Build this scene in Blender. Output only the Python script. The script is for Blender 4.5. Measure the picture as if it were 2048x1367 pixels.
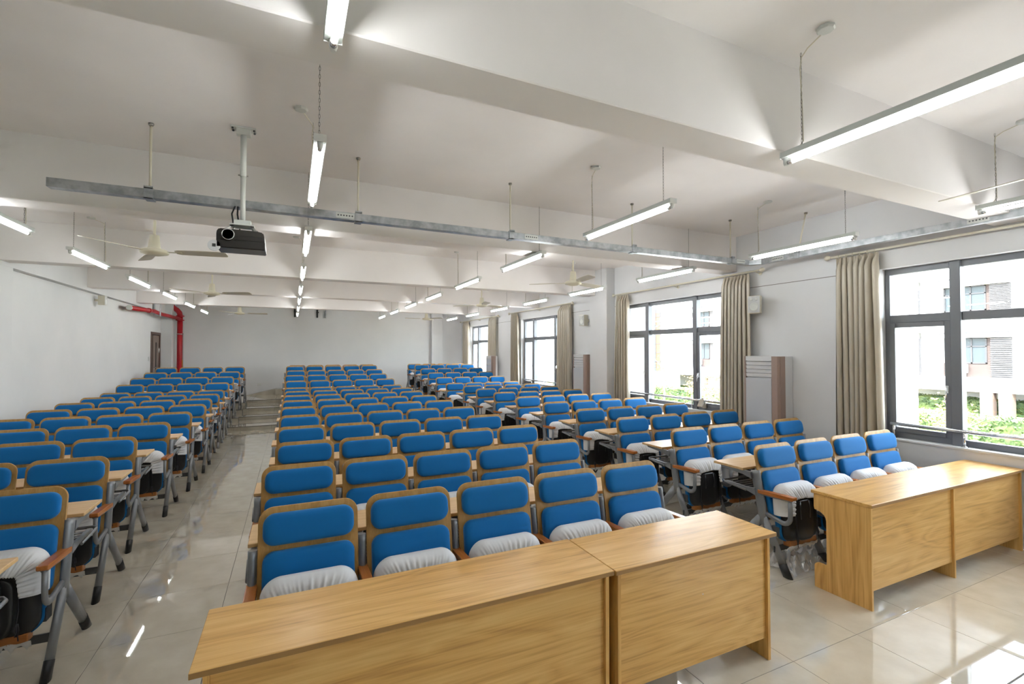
import bpy, bmesh, math, random
from mathutils import Vector, Matrix
random.seed(7)
PI = math.pi
SC = bpy.context.scene
COL = SC.collection
for o in list(bpy.data.objects): bpy.data.objects.remove(o)

# ------------------------------------------------------------------ camera
W, H = 2048, 1367
FPX, YAW, PITCH, EYE = 939.9, math.radians(25.018), math.radians(1.17), 1.864
cam_d = bpy.data.cameras.new('camera'); cam = bpy.data.objects.new('camera', cam_d); COL.objects.link(cam)
cam_d.sensor_width = 36.0; cam_d.sensor_fit = 'HORIZONTAL'; cam_d.lens = FPX / W * 36.0
cam_d.clip_start = 0.05; cam_d.clip_end = 300
cam.location = (0, 0, EYE); cam.rotation_euler = (PI/2 + PITCH, 0, -YAW)
SC.camera = cam

# ------------------------------------------------------------------ light, exposure
SC.view_settings.view_transform = 'Standard'; SC.view_settings.look = 'None'
SC.view_settings.gamma = 1.0; SC.view_settings.use_curve_mapping = False
SC.view_settings.exposure = 0.0
TUBE_STRENGTH = 58.0
SKY_STRENGTH = 3.2
SUN_STRENGTH = 26.0
SC.cycles.use_denoising = True
SC.cycles.max_bounces = 6; SC.cycles.diffuse_bounces = 4; SC.cycles.glossy_bounces = 3
SC.cycles.use_adaptive_sampling = True; SC.cycles.adaptive_threshold = 0.14
SC.cycles.caustics_reflective = False; SC.cycles.caustics_refractive = False; SC.cycles.light_sampling_threshold = 0.03
SC.cycles.transparent_max_bounces = 12; SC.cycles.sample_clamp_indirect = 8.0
world = bpy.data.worlds.new('daylight'); SC.world = world; world.use_nodes = True
wn = world.node_tree; wn.nodes.clear()
sky = wn.nodes.new('ShaderNodeTexSky'); sky.sky_type = 'NISHITA'; sky.sun_disc = False
sky.sun_elevation = math.radians(52); sky.sun_rotation = math.radians(-70)
sky.air_density = 1.0; sky.dust_density = 3.0; sky.ozone_density = 1.0
whit = wn.nodes.new('ShaderNodeMixRGB'); whit.inputs['Fac'].default_value = 0.55
whit.inputs['Color2'].default_value = (6.5, 6.7, 7.0, 1)
bg = wn.nodes.new('ShaderNodeBackground'); wo = wn.nodes.new('ShaderNodeOutputWorld')
bg.inputs['Strength'].default_value = SKY_STRENGTH
wn.links.new(sky.outputs[0], whit.inputs['Color1']); wn.links.new(whit.outputs[0], bg.inputs['Color'])
wn.links.new(bg.outputs[0], wo.inputs['Surface'])
sun_d = bpy.data.lights.new('sun', 'SUN'); sun_d.energy = SUN_STRENGTH; sun_d.angle = math.radians(0.6)
sun_d.color = (1.0, 0.96, 0.9)
sun = bpy.data.objects.new('sun', sun_d); COL.objects.link(sun)
sun.location = (-10, -6, 20)
sun.rotation_euler = Vector((0.62, 0.30, -0.80)).to_track_quat('-Z', 'Y').to_euler()

# ------------------------------------------------------------------ materials
M = {}
def mat(name, col, rough=0.5, metal=0.0, spec=0.5, **kw):
    m = bpy.data.materials.new(name); m.use_nodes = True
    b = m.node_tree.nodes['Principled BSDF']
    b.inputs['Base Color'].default_value = (*col, 1); b.inputs['Roughness'].default_value = rough
    b.inputs['Metallic'].default_value = metal; b.inputs['Specular IOR Level'].default_value = spec
    for k, v in kw.items():
        b.inputs[k.replace('_', ' ')].default_value = v
    M[name] = m
    return m, m.node_tree, b
def noise_col(name, c1, c2, scale=(1, 1, 1), nscale=4.0, detail=5.0, rough=0.5, lo=0.35, hi=0.65, bump=0.0, dist=0.0, metal=0.0, spec=0.5, coord='Object', bscale=None):
    m, t, b = mat(name, c1, rough, metal, spec)
    N, L = t.nodes, t.links
    tc = N.new('ShaderNodeTexCoord'); mp = N.new('ShaderNodeMapping'); mp.inputs['Scale'].default_value = scale
    nz = N.new('ShaderNodeTexNoise'); nz.inputs['Scale'].default_value = nscale; nz.inputs['Detail'].default_value = detail
    nz.inputs['Distortion'].default_value = dist
    cr = N.new('ShaderNodeValToRGB'); cr.color_ramp.elements[0].position = lo; cr.color_ramp.elements[1].position = hi
    cr.color_ramp.elements[0].color = (*c1, 1); cr.color_ramp.elements[1].color = (*c2, 1)
    L.new(tc.outputs[coord], mp.inputs['Vector']); L.new(mp.outputs[0], nz.inputs['Vector'])
    L.new(nz.outputs['Fac'], cr.inputs['Fac']); L.new(cr.outputs[0], b.inputs['Base Color'])
    if bump:
        n2 = N.new('ShaderNodeTexNoise'); n2.inputs['Scale'].default_value = bscale or nscale * 6; n2.inputs['Detail'].default_value = 3
        L.new(mp.outputs[0], n2.inputs['Vector'])
        bp = N.new('ShaderNodeBump'); bp.inputs['Strength'].default_value = bump; bp.inputs['Distance'].default_value = 0.002
        L.new(n2.outputs['Fac'], bp.inputs['Height']); L.new(bp.outputs[0], b.inputs['Normal'])
    return m
def wood(name, c_dark, c_mid, c_light, axis, rough=0.4, spec=0.4, figure=1.0, size=1.0):
    """oak laminate: cathedral figure + fine pores, grain along `axis`"""
    m, t, b = mat(name, c_mid, rough, 0, spec)
    N, L = t.nodes, t.links
    tc = N.new('ShaderNodeTexCoord'); oi = N.new('ShaderNodeObjectInfo'); ad = N.new('ShaderNodeVectorMath'); ad.operation = 'ADD'
    ml = N.new('ShaderNodeMath'); ml.operation = 'MULTIPLY'; ml.inputs[1].default_value = 7.3
    L.new(oi.outputs['Random'], ml.inputs[0]); L.new(tc.outputs['Object'], ad.inputs[0]); L.new(ml.outputs[0], ad.inputs[1])
    def mp(lo, hi):
        q = N.new('ShaderNodeMapping'); q.inputs['Scale'].default_value = tuple(lo if 'XYZ'[i] == axis else hi for i in range(3))
        L.new(ad.outputs[0], q.inputs['Vector']); return q
    q1 = mp(0.9*size, 6.0*size)
    n1 = N.new('ShaderNodeTexNoise'); n1.inputs['Scale'].default_value = 1.0; n1.inputs['Detail'].default_value = 1.5; n1.inputs['Distortion'].default_value = 0.5*figure
    L.new(q1.outputs[0], n1.inputs['Vector'])
    w = N.new('ShaderNodeMath'); w.operation = 'MULTIPLY'; w.inputs[1].default_value = 15.0*figure
    fr = N.new('ShaderNodeMath'); fr.operation = 'PINGPONG'; fr.inputs[1].default_value = 1.0
    L.new(n1.outputs['Fac'], w.inputs[0]); L.new(w.outputs[0], fr.inputs[0])
    q2 = mp(3.0*size, 110.0*size)
    n2 = N.new('ShaderNodeTexNoise'); n2.inputs['Scale'].default_value = 1.0; n2.inputs['Detail'].default_value = 4
    L.new(q2.outputs[0], n2.inputs['Vector'])
    q3 = mp(0.9*size, 24.0*size)
    n3 = N.new('ShaderNodeTexNoise'); n3.inputs['Scale'].default_value = 1.0; n3.inputs['Detail'].default_value = 3
    L.new(q3.outputs[0], n3.inputs['Vector'])
    a1 = N.new('ShaderNodeMath'); a1.operation = 'MULTIPLY_ADD'; a1.inputs[1].default_value = 0.13
    L.new(fr.outputs[0], a1.inputs[0])
    a2 = N.new('ShaderNodeMath'); a2.operation = 'MULTIPLY_ADD'; a2.inputs[1].default_value = 0.42
    L.new(n2.outputs['Fac'], a2.inputs[0])
    a3 = N.new('ShaderNodeMath'); a3.operation = 'MULTIPLY'; a3.inputs[1].default_value = 0.46
    L.new(n3.outputs['Fac'], a3.inputs[0]); L.new(a3.outputs[0], a2.inputs[2]); L.new(a2.outputs[0], a1.inputs[2])
    cr = N.new('ShaderNodeValToRGB'); e = cr.color_ramp.elements
    e[0].position = 0.30; e[0].color = (*c_dark, 1); e[1].position = 0.66; e[1].color = (*c_light, 1)
    x = e.new(0.48); x.color = (*c_mid, 1)
    L.new(a1.outputs[0], cr.inputs['Fac']); L.new(cr.outputs[0], b.inputs['Base Color'])
    return m

noise_col('wall', (0.655, 0.665, 0.675), (0.71, 0.715, 0.72), nscale=0.9, rough=0.75, bump=0.04, bscale=60, spec=0.25)
noise_col('ceiling', (0.80, 0.775, 0.76), (0.85, 0.825, 0.81), nscale=1.2, rough=0.85, bump=0.05, bscale=40, spec=0.2)
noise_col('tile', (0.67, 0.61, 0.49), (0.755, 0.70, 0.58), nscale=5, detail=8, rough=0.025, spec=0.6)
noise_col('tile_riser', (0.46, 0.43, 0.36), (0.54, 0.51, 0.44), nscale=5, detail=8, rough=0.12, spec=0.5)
_b = M['tile'].node_tree.nodes['Principled BSDF']; _b.inputs['Coat Weight'].default_value = 0.8; _b.inputs['Coat Roughness'].default_value = 0.02; _b.inputs['Coat IOR'].default_value = 1.7
mat('grout', (0.16, 0.15, 0.13), 0.8)
mat('nosing', (0.10, 0.095, 0.085), 0.3)
TW = ((0.50, 0.25, 0.062), (0.72, 0.41, 0.122), (0.82, 0.52, 0.185))
wood('table_wood', *TW, 'X', 0.30, 0.45)
wood('table_wood_side', *TW, 'Z', 0.36, 0.4)
mat('table_edge', (0.36, 0.195, 0.065), 0.45)
wood('board_wood', (0.38, 0.20, 0.055), (0.47, 0.26, 0.078), (0.55, 0.32, 0.11), 'Z', 0.4, 0.4, 0.5, 1.6)
wood('desk_wood', (0.58, 0.36, 0.155), (0.67, 0.43, 0.20), (0.73, 0.49, 0.25), 'X', 0.38, 0.4, 0.5, 1.6)
wood('arm_wood', (0.32, 0.095, 0.022), (0.42, 0.135, 0.030), (0.48, 0.17, 0.042), 'Y', 0.25, 0.5, 0.4, 2)
wood('strip_wood', (0.33, 0.11, 0.03), (0.42, 0.155, 0.042), (0.48, 0.19, 0.06), 'X', 0.35, 0.4, 0.4, 2)
m, t, b = mat('blue_fabric', (0.002, 0.128, 0.375), 0.82, 0, 0.25)
b.inputs['Sheen Weight'].default_value = 0.38; b.inputs['Sheen Tint'].default_value = (0.40, 0.70, 1.0, 1)
N, L = t.nodes, t.links
wv = N.new('ShaderNodeTexNoise'); wv.inputs['Scale'].default_value = 900; tcn = N.new('ShaderNodeTexCoord')
bpn = N.new('ShaderNodeBump'); bpn.inputs['Strength'].default_value = 0.25; bpn.inputs['Distance'].default_value = 0.001
L.new(tcn.outputs['Object'], wv.inputs['Vector']); L.new(wv.outputs['Fac'], bpn.inputs['Height']); L.new(bpn.outputs[0], b.inputs['Normal'])
mat('white_fabric', (0.74, 0.74, 0.75), 0.85, 0, 0.2)
mat('black_plastic', (0.012, 0.012, 0.013), 0.32, 0, 0.5)
mat('black_rubber', (0.010, 0.010, 0.011), 0.45, 0, 0.5)
mat('cord_grey', (0.035, 0.035, 0.045), 0.8)
mat('grey_paint', (0.23, 0.24, 0.255), 0.33, 0.3, 0.5)
mat('dark_steel', (0.09, 0.095, 0.10), 0.4, 0.5)
mat('white_metal', (0.62, 0.64, 0.61), 0.4)
mat('lamp_housing', (0.56, 0.60, 0.57), 0.45)
mat('lamp_socket', (0.75, 0.76, 0.74), 0.4)
mat('chain_steel', (0.30, 0.29, 0.27), 0.4, 0.8)
mat('cream_plastic', (0.66, 0.62, 0.50), 0.45)
mat('fan_cream', (0.66, 0.62, 0.48), 0.4)
mat('fan_blade', (0.55, 0.51, 0.42), 0.4)
mat('speaker_grille', (0.55, 0.56, 0.56), 0.6)
noise_col('galvanised', (0.34, 0.37, 0.39), (0.55, 0.58, 0.60), nscale=14, rough=0.32, metal=0.75, spec=0.5)
mat('chrome', (0.72, 0.72, 0.73), 0.18, 1.0)
mat('frame_metal', (0.17, 0.18, 0.20), 0.4, 0.1)
mat('red_paint', (0.42, 0.010, 0.018), 0.35)
mat('yellow_paint', (0.8, 0.4, 0.02), 0.4)
mat('ac_white', (0.66, 0.67, 0.68), 0.3)
mat('ac_glass', (0.55, 0.57, 0.60), 0.06, 0, 0.6)
mat('ac_brown', (0.33, 0.24, 0.205), 0.4)
mat('ac_dark', (0.10, 0.085, 0.08), 0.5)
mat('proj_body', (0.045, 0.042, 0.038), 0.28, 0.3)
mat('proj_lower', (0.028, 0.026, 0.024), 0.35, 0.2)
mat('lens_glass', (0.004, 0.012, 0.008), 0.05, 0, 0.8)
mat('lens_ring', (0.75, 0.75, 0.76), 0.35, 0.2)
mat('clear_plastic', (0.72, 0.74, 0.76), 0.25)
mat('door_wood', (0.10, 0.055, 0.045), 0.4)
mat('door_leaf', (0.20, 0.15, 0.125), 0.4)
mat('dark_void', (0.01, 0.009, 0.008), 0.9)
mat('switch_plate', (0.6, 0.62, 0.61), 0.4)
m, t, b = mat('curtain', (0.48, 0.43, 0.345), 0.30, 0.0, 0.6)
b.inputs['Sheen Weight'].default_value = 0.15
tr = t.nodes.new('ShaderNodeBsdfTranslucent'); tr.inputs['Color'].default_value = (0.55, 0.47, 0.35, 1)
mxs = t.nodes.new('ShaderNodeMixShader'); mxs.inputs[0].default_value = 0.10
t.links.new(b.outputs[0], mxs.inputs[1]); t.links.new(tr.outputs[0], mxs.inputs[2])
t.links.new(mxs.outputs[0], t.nodes['Material Output'].inputs['Surface'])
m, t, b = mat('glass', (1, 1, 1), 0.0)
tp = t.nodes.new('ShaderNodeBsdfTransparent'); tp.inputs['Color'].default_value = (0.96, 0.98, 0.97, 1)
gl = t.nodes.new('ShaderNodeBsdfGlossy'); gl.inputs['Roughness'].default_value = 0.0
mg = t.nodes.new('ShaderNodeMixShader'); mg.inputs[0].default_value = 0.06
t.links.new(tp.outputs[0], mg.inputs[1]); t.links.new(gl.outputs[0], mg.inputs[2]); t.links.new(mg.outputs[0], t.nodes['Material Output'].inputs['Surface'])
m, t, b = mat('film', (1, 1, 1), 0.0)
tp = t.nodes.new('ShaderNodeBsdfTransparent'); gl = t.nodes.new('ShaderNodeBsdfGlossy'); gl.inputs['Roughness'].default_value = 0.12
df = t.nodes.new('ShaderNodeBsdfDiffuse'); df.inputs['Color'].default_value = (0.9, 0.91, 0.92, 1)
m1 = t.nodes.new('ShaderNodeMixShader'); m1.inputs[0].default_value = 0.25; m2 = t.nodes.new('ShaderNodeMixShader'); m2.inputs[0].default_value = 0.34
t.links.new(tp.outputs[0], m1.inputs[1]); t.links.new(gl.outputs[0], m1.inputs[2]); t.links.new(m1.outputs[0], m2.inputs[1]); t.links.new(df.outputs[0], m2.inputs[2])
t.links.new(m2.outputs[0], t.nodes['Material Output'].inputs['Surface'])
m, t, b = mat('tube_light', (1, 1, 1), 0.4)
b.inputs['Emission Color'].default_value = (0.985, 1.0, 0.995, 1); b.inputs['Emission Strength'].default_value = TUBE_STRENGTH
# outdoors
noise_col('lawn', (0.13, 0.19, 0.055), (0.19, 0.25, 0.085), nscale=3, rough=0.9)
noise_col('leaf_green', (0.030, 0.060, 0.014), (0.085, 0.125, 0.032), nscale=2.5, rough=0.6)
noise_col('leaf_yellow', (0.24, 0.16, 0.035), (0.36, 0.24, 0.07), nscale=2.5, rough=0.6)
mat('bark', (0.24, 0.18, 0.13), 0.9)
mat('facade_white', (0.70, 0.70, 0.69), 0.8)
mat('facade_brick', (0.055, 0.040, 0.037), 0.8)
mat('facade_orange', (0.11, 0.042, 0.02), 0.7)
mat('facade_slat', (0.10, 0.095, 0.10), 0.6)
mat('facade_dark', (0.035, 0.035, 0.04), 0.6)
mat('facade_louver', (0.05, 0.05, 0.055), 0.6)
mat('facade_glass', (0.04, 0.052, 0.06), 0.35, 0, 0.2)
mat('paving', (0.20, 0.155, 0.13), 0.9)
noise_col('concrete', (0.45, 0.42, 0.39), (0.52, 0.48, 0.45), nscale=2, rough=0.9)
mat('fin_tile', (0.66, 0.70, 0.64), 0.35)
mat('fin_joint', (0.55, 0.50, 0.36), 0.8)

# ------------------------------------------------------------------ mesh helpers
class MB:
    def __init__(s): s.v = []; s.f = []; s.smooth = []
    def add(s, vs, fs, smooth=False):
        o = len(s.v); s.v += [tuple(p) for p in vs]; s.f += [tuple(i + o for i in f) for f in fs]; s.smooth += [smooth] * len(fs); return s
    def box(s, x0, x1, y0, y1, z0, z1):
        v = [(x0, y0, z0), (x1, y0, z0), (x1, y1, z0), (x0, y1, z0), (x0, y0, z1), (x1, y0, z1), (x1, y1, z1), (x0, y1, z1)]
        return s.add(v, [(0, 3, 2, 1), (4, 5, 6, 7), (0, 1, 5, 4), (1, 2, 6, 5), (2, 3, 7, 6), (3, 0, 4, 7)])
    def bbox(s, x0, x1, y0, y1, z0, z1, c=0.003):
        # bevelled box
        bm = bmesh.new(); bmesh.ops.create_cube(bm, size=1)
        for v in bm.verts: v.co = Vector(((x0+x1)/2 + v.co.x*(x1-x0), (y0+y1)/2 + v.co.y*(y1-y0), (z0+z1)/2 + v.co.z*(z1-z0)))
        bmesh.ops.bevel(bm, geom=list(bm.edges), offset=c, segments=1, affect='EDGES', profile=0.5)
        return s.bm(bm)
    def bm(s, bm, smooth=False):
        bm.verts.ensure_lookup_table(); bm.verts.index_update()
        s.add([v.co[:] for v in bm.verts], [[v.index for v in f.verts] for f in bm.faces], smooth); bm.free(); return s
    def sweep(s, path, ra, rb=None, n=12, up=(1, 0, 0), cap=True, flat0=None, flat1=None, smooth=True):
        # ellipse section: ra along `up`, rb across; path of points
        rb = ra if rb is None else rb
        P = [Vector(p) for p in path]; o = len(s.v); rings = []
        u0 = Vector(up)
        for i, p in enumerate(P):
            d = (P[min(i+1, len(P)-1)] - P[max(i-1, 0)]).normalized()
            u = (u0 - d * u0.dot(d))
            if u.length < 1e-4: u = Vector((0, 1, 0)) - d * d.y
            u.normalize(); w = d.cross(u)
            a = ra[i] if isinstance(ra, (list, tuple)) else ra; bb = rb[i] if isinstance(rb, (list, tuple)) else rb
            ring = [p + u * (a * math.cos(2*PI*k/n)) + w * (bb * math.sin(2*PI*k/n)) for k in range(n)]
            fl = flat0 if i == 0 else (flat1 if i == len(P)-1 else None)
            if fl is not None:
                ring = [q + d * ((fl - q.z) / d.z) for q in ring]
            rings.append(ring)
        vs = [q for r in rings for q in r]; fs = []
        for i in range(len(P)-1):
            for k in range(n): fs.append((i*n+k, i*n+(k+1) % n, (i+1)*n+(k+1) % n, (i+1)*n+k))
        s.add(vs, fs, smooth)
        if cap: 
            s.f.append(tuple(o + k for k in reversed(range(n)))); s.f.append(tuple(o + (len(P)-1)*n + k for k in range(n))); s.smooth += [False, False]
        return s
    def lathe(s, prof, cx=0, cy=0, n=20, smooth=True, axis='Z', c=(0, 0, 0)):
        vs = []; fs = []
        for r, z in prof:
            for k in range(n):
                a = 2*PI*k/n
                if axis == 'Z': vs.append((c[0]+cx + r*math.cos(a), c[1]+cy + r*math.sin(a), c[2]+z))
                elif axis == 'Y': vs.append((c[0]+r*math.cos(a), c[1]+z, c[2]+r*math.sin(a)))
                else: vs.append((c[0]+z, c[1]+r*math.cos(a), c[2]+r*math.sin(a)))
        for i in range(len(prof)-1):
            for k in range(n): fs.append((i*n+k, i*n+(k+1) % n, (i+1)*n+(k+1) % n, (i+1)*n+k))
        o = len(s.v); s.add(vs, fs, smooth)
        s.f.append(tuple(o + k for k in range(n))); s.f.append(tuple(o + (len(prof)-1)*n + k for k in range(n))); s.smooth += [False, False]
        return s
    def prism(s, poly, axis, a0, a1):
        # poly: 2-D outline; extruded along axis
        n = len(poly)
        def P(u, v, a): return {'X': (a, u, v), 'Y': (u, a, v), 'Z': (u, v, a)}[axis]
        vs = [P(u, v, a0) for u, v in poly] + [P(u, v, a1) for u, v in poly]
        fs = [tuple(range(n)), tuple(reversed(range(n, 2*n)))] + [(i, (i+1) % n, n+(i+1) % n, n+i) for i in range(n)]
        return s.add(vs, fs)
    def mesh(s, name):
        me = bpy.data.meshes.new(name); me.from_pydata(s.v, [], s.f)
        me.polygons.foreach_set('use_smooth', s.smooth); me.update()
        bm = bmesh.new(); bm.from_mesh(me); bmesh.ops.recalc_face_normals(bm, faces=bm.faces); bm.to_mesh(me); bm.free()
        return me
def obj(name, me, m, parent=None, loc=(0, 0, 0)):
    if isinstance(me, MB): me = me.mesh(name)
    if m and not me.materials: me.materials.append(M[m])
    o = bpy.data.objects.new(name, me); COL.objects.link(o); o.location = loc
    if parent is not None: o.parent = parent
    return o
def tag(o, label=None, cat=None, group=None, kind=None):
    if label: o['label'] = label
    if cat: o['category'] = cat
    if group: o['group'] = group
    if kind: o['kind'] = kind
    return o
def thing(name, label, cat, loc=(0, 0, 0), group=None, rz=0):
    o = bpy.data.objects.new(name, None); COL.objects.link(o); o.location = loc; o.rotation_euler = (0, 0, rz)
    o.empty_display_size = 0.1
    return tag(o, label, cat, group)
def struct(name, mb, m, label=None):
    return tag(obj(name, mb, m), label, kind='structure')
def rrect(w, h, r, n=6):
    # rounded rectangle outline centred on 0; (x, z)
    r = max(min(r, w/2, h/2), 1e-4); out = []
    for cx, cz, a0 in ((w/2-r, h/2-r, 0), (-w/2+r, h/2-r, 90), (-w/2+r, -h/2+r, 180), (w/2-r, -h/2+r, 270)):
        for k in range(n+1):
            a = math.radians(a0 + 90*k/n); out.append((cx + r*math.cos(a), cz + r*math.sin(a)))
    return out
def puff(w, h, r, t, layers=None, n=6):
    """padded slab lying in XZ, back at y=0, front towards -y"""
    layers = layers or [(0.10, 0.0), (0.0, 0.25), (0.0, 0.55), (0.12, 0.80), (0.40, 0.96), (0.9, 1.03), (1.7, 1.06)]
    mb = MB(); vs = []; fs = []; k = 0
    lim = min(w, h)*0.40
    for ins, d in layers:
        i = min(ins * t, lim*(0.55+0.45*ins/1.7) if ins > 0.5 else ins*t)
        o = rrect(w-2*i, h-2*i, r - i*0.6, n); k = len(o)
        vs += [(x, -d*t, z) for x, z in o]
    for i in range(len(layers)-1):
        for j in range(k): fs.append((i*k+j, i*k+(j+1) % k, (i+1)*k+(j+1) % k, (i+1)*k+j))
    fs.append(tuple(range(k))); 
    o = len(vs); vs.append((0, -layers[-1][1]*t*1.005, 0))
    for j in range(k): fs.append(((len(layers)-1)*k+j, (len(layers)-1)*k+(j+1) % k, o))
    mb.add(vs, fs, True); return mb
def xform(mb, mtx):
    mb.v = [tuple(mtx @ Vector(p)) for p in mb.v]; return mb
ORD = ['zeroth', 'first', 'second', 'third', 'fourth', 'fifth', 'sixth', 'seventh', 'eighth', 'ninth', 'tenth', 'eleventh', 'twelfth', 'thirteenth', 'fourteenth', 'fifteenth']

# ------------------------------------------------------------------ room shell
XL, XR, YB, YF, HC, HB = -3.70, 6.257, 18.3, -4.6, 3.65, 3.10
T = 0.64
# floor: dark grout bed with one object for each tile
bed = MB().box(XL, XR, YF, 12.9, -0.12, -0.0015)
floor = struct('floor', bed, 'grout')
tx = [2.749 + T*k for k in range(-11, 7)]; ty = [1.883 + T*k for k in range(-1, 18)]
def clipr(a, b, lo, hi): return max(a, lo), min(b, hi)
tcache = {}
def tile_mesh(w, d, th=0.008, key='t'):
    k = (round(w, 3), round(d, 3), key)
    if k not in tcache:
        c = 0.0012; mb = MB()
        mb.add([(0, 0, -th), (w, 0, -th), (w, d, -th), (0, d, -th), (0, 0, -c), (w, 0, -c), (w, d, -c), (0, d, -c), (c, c, 0), (w-c, c, 0), (w-c, d-c, 0), (c, d-c, 0)],
               [(0, 1, 5, 4), (1, 2, 6, 5), (2, 3, 7, 6), (3, 0, 4, 7), (4, 5, 9, 8), (5, 6, 10, 9), (6, 7, 11, 10), (7, 4, 8, 11), (8, 9, 10, 11)])
        tcache[k] = mb.mesh('tile')
    return tcache[k]
G = 0.0028
def lay(parent, x0, x1, y0, y1, z, xs, ys, m='tile'):
    for i in range(len(xs)-1):
        a, b2 = clipr(xs[i], xs[i+1], x0, x1)
        if b2 - a < 0.03: continue
        for j in range(len(ys)-1):
            c, d = clipr(ys[j], ys[j+1], y0, y1)
            if d - c < 0.03: continue
            obj('tile', tile_mesh(b2-a-G, d-c-G), m, parent, (a+G/2, c+G/2, z))
lay(floor, XL, XR, 1.25, 12.74, 0.0, tx, ty)
# floor behind the camera: the same tiles, joined
rest = MB()
for i in range(len(tx)-1):
    a, b2 = clipr(tx[i], tx[i+1], XL, XR)
    if b2 - a < .03: continue
    for j in range(-11, 0):
        y0 = 1.883 + T*(j-0); y1 = min(y0 + T, 1.243); y0 = max(y0, YF)
        if y1 - y0 > .03: rest.box(a+G/2, b2-G/2, y0+G/2, y1-G/2, -0.008, 0)
tag(obj('tile_field', rest, 'tile', floor), kind='stuff')
# tiers at the back of the room (four low steps), cut deeper in the left aisle
ZT = [0.10, 0.195, 0.29, 0.39]
zones = [(XL, -1.23, [12.74, 13.70, 14.64, 15.60]), (-1.23, -0.25, [12.74, 13.88, 14.93, 16.30]), (-0.25, 5.93, [12.74, 13.70, 14.64, 15.60])]
step_names = 0
for zx0, zx1, ed in zones:
    for k in range(4):
        y0 = ed[k]; y1 = ed[k+1] if k < 3 else YB
        z = ZT[k]
        st = struct('floor_step', MB().box(zx0, zx1, y0+0.006, y1+(0.006 if k < 3 else 0), 0 if k == 0 else ZT[k-1]-0.05, z-0.006), 'grout')
        lay(st, zx0, zx1, y0+0.012, y1+0.004, z, tx, [y0+0.012 + T*j for j in range(0, 6)])
        zb = 0 if k == 0 else ZT[k-1]
        for i in range(len(tx)-1):
            a, b2 = clipr(tx[i], tx[i+1], zx0, zx1)
            if b2 - a < .03: continue
            key = ('riser', round(b2-a, 3), round(z-zb, 3))
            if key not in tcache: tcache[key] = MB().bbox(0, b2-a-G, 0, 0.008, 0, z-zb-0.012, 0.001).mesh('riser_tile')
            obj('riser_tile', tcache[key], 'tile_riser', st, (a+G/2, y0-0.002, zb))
        obj('nosing', MB().box(zx0, zx1, y0-0.006, y0+0.012, z-0.012, z), 'nosing', st)
# tiled ramp and landing against the back wall, behind the centre block
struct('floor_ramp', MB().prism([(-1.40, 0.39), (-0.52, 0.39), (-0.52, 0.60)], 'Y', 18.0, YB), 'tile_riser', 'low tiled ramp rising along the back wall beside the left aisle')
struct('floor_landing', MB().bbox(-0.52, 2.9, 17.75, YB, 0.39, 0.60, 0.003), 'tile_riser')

# walls
WIN = [(0.62, 3.17), (5.40, 7.93), (10.20, 12.75), (14.72, 17.24), (-4.15, -1.60)]     # the fifth, behind the camera, is added unseen to light the front tables
WZ0, WZ1, WT = 0.87, 2.83, 0.34
wr = MB(); y = YF
for a, b2 in sorted(WIN):
    wr.box(XR, XR+WT, y, a, 0, HC); wr.box(XR, XR+WT, a, b2, 0, WZ0); wr.box(XR, XR+WT, a, b2, WZ1, HC); y = b2
wr.box(XR, XR+WT, y, YB, 0, HC)
struct('wall_right', wr, 'wall', 'white plastered wall with four tall windows')
wl = MB(); DY0, DY1, DZ = 16.62, 17.70, 2.44
wl.box(XL-0.2, XL, YF, DY0, 0, HC); wl.box(XL-0.2, XL, DY1, YB, 0, HC); wl.box(XL-0.2, XL, DY0, DY1, DZ, HC); wl.box(XL-0.2, XL, DY0, DY1, 0, 0.39)
struct('wall_left', wl, 'wall', 'plain white plastered left wall')
struct('wall_back', MB().box(XL-0.2, XR+WT, YB, YB+0.2, 0, HC), 'wall', 'off-white back wall behind the top row')
struct('wall_front', MB().box(XL-0.2, XR+WT, YF-0.2, YF, 0, HC), 'wall')
struct('ceiling', MB().box(XL-0.2, XR+WT, YF-0.2, YB+0.2, HC, HC+0.25), 'ceiling', 'white plastered ceiling slab')
# cross beams
BEAMS = [(-1.3, -1.03), (1.90, 2.17), (5.13, 5.41), (8.60, 8.87), (11.60, 11.87), (14.74, 15.01)]
for i, (a, b2) in enumerate(BEAMS):
    struct('trim_%d' % (i+1), MB().bbox(XL, XR, a, b2, HB, HC+0.02, 0.006), 'ceiling', 'deep white concrete ceiling beam spanning the room')
# longitudinal beam and pier at the left wall, pillar and corner piers
struct('trim_7', MB().bbox(XL-0.02, -3.585, 3.0, YB, 3.04, HC+0.01, 0.004), 'wall', 'white edge beam running along the top of the left wall')
struct('trim_8', MB().bbox(XL-0.02, -3.587, 8.30, 8.98, 0, 3.06, 0.004), 'wall', 'shallow white pier on the left wall')
struct('trim_9', MB().bbox(6.04, XR+0.02, 8.19, 8.82, 0, HC, 0.006), 'wall', 'square white pillar on the window wall')
struct('trim_10', MB().bbox(XL-0.02, -3.41, 17.72, YB+.02, 0.38, HC, 0.006), 'wall', 'white corner pier beside the door')
struct('trim_11', MB().bbox(4.98, 5.42, 18.17, YB+.02, 0.0, HC, 0.006), 'wall', 'white pilaster on the back wall')
# plaster seam lines
for i, (a, b2) in enumerate([(3.17, 5.40), (7.93, 8.19), (8.82, 10.20), (12.75, 14.72)]):
    struct('trim_%d' % (12+i), MB().box(XR-0.002, XR+0.01, a, b2, 2.822, 2.830), 'dark_steel' if False else 'grout')
struct('trim_16', MB().box(-3.41, 4.98, YB-0.002, YB+.01, 3.098, 3.104), 'facade_white')

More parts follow.
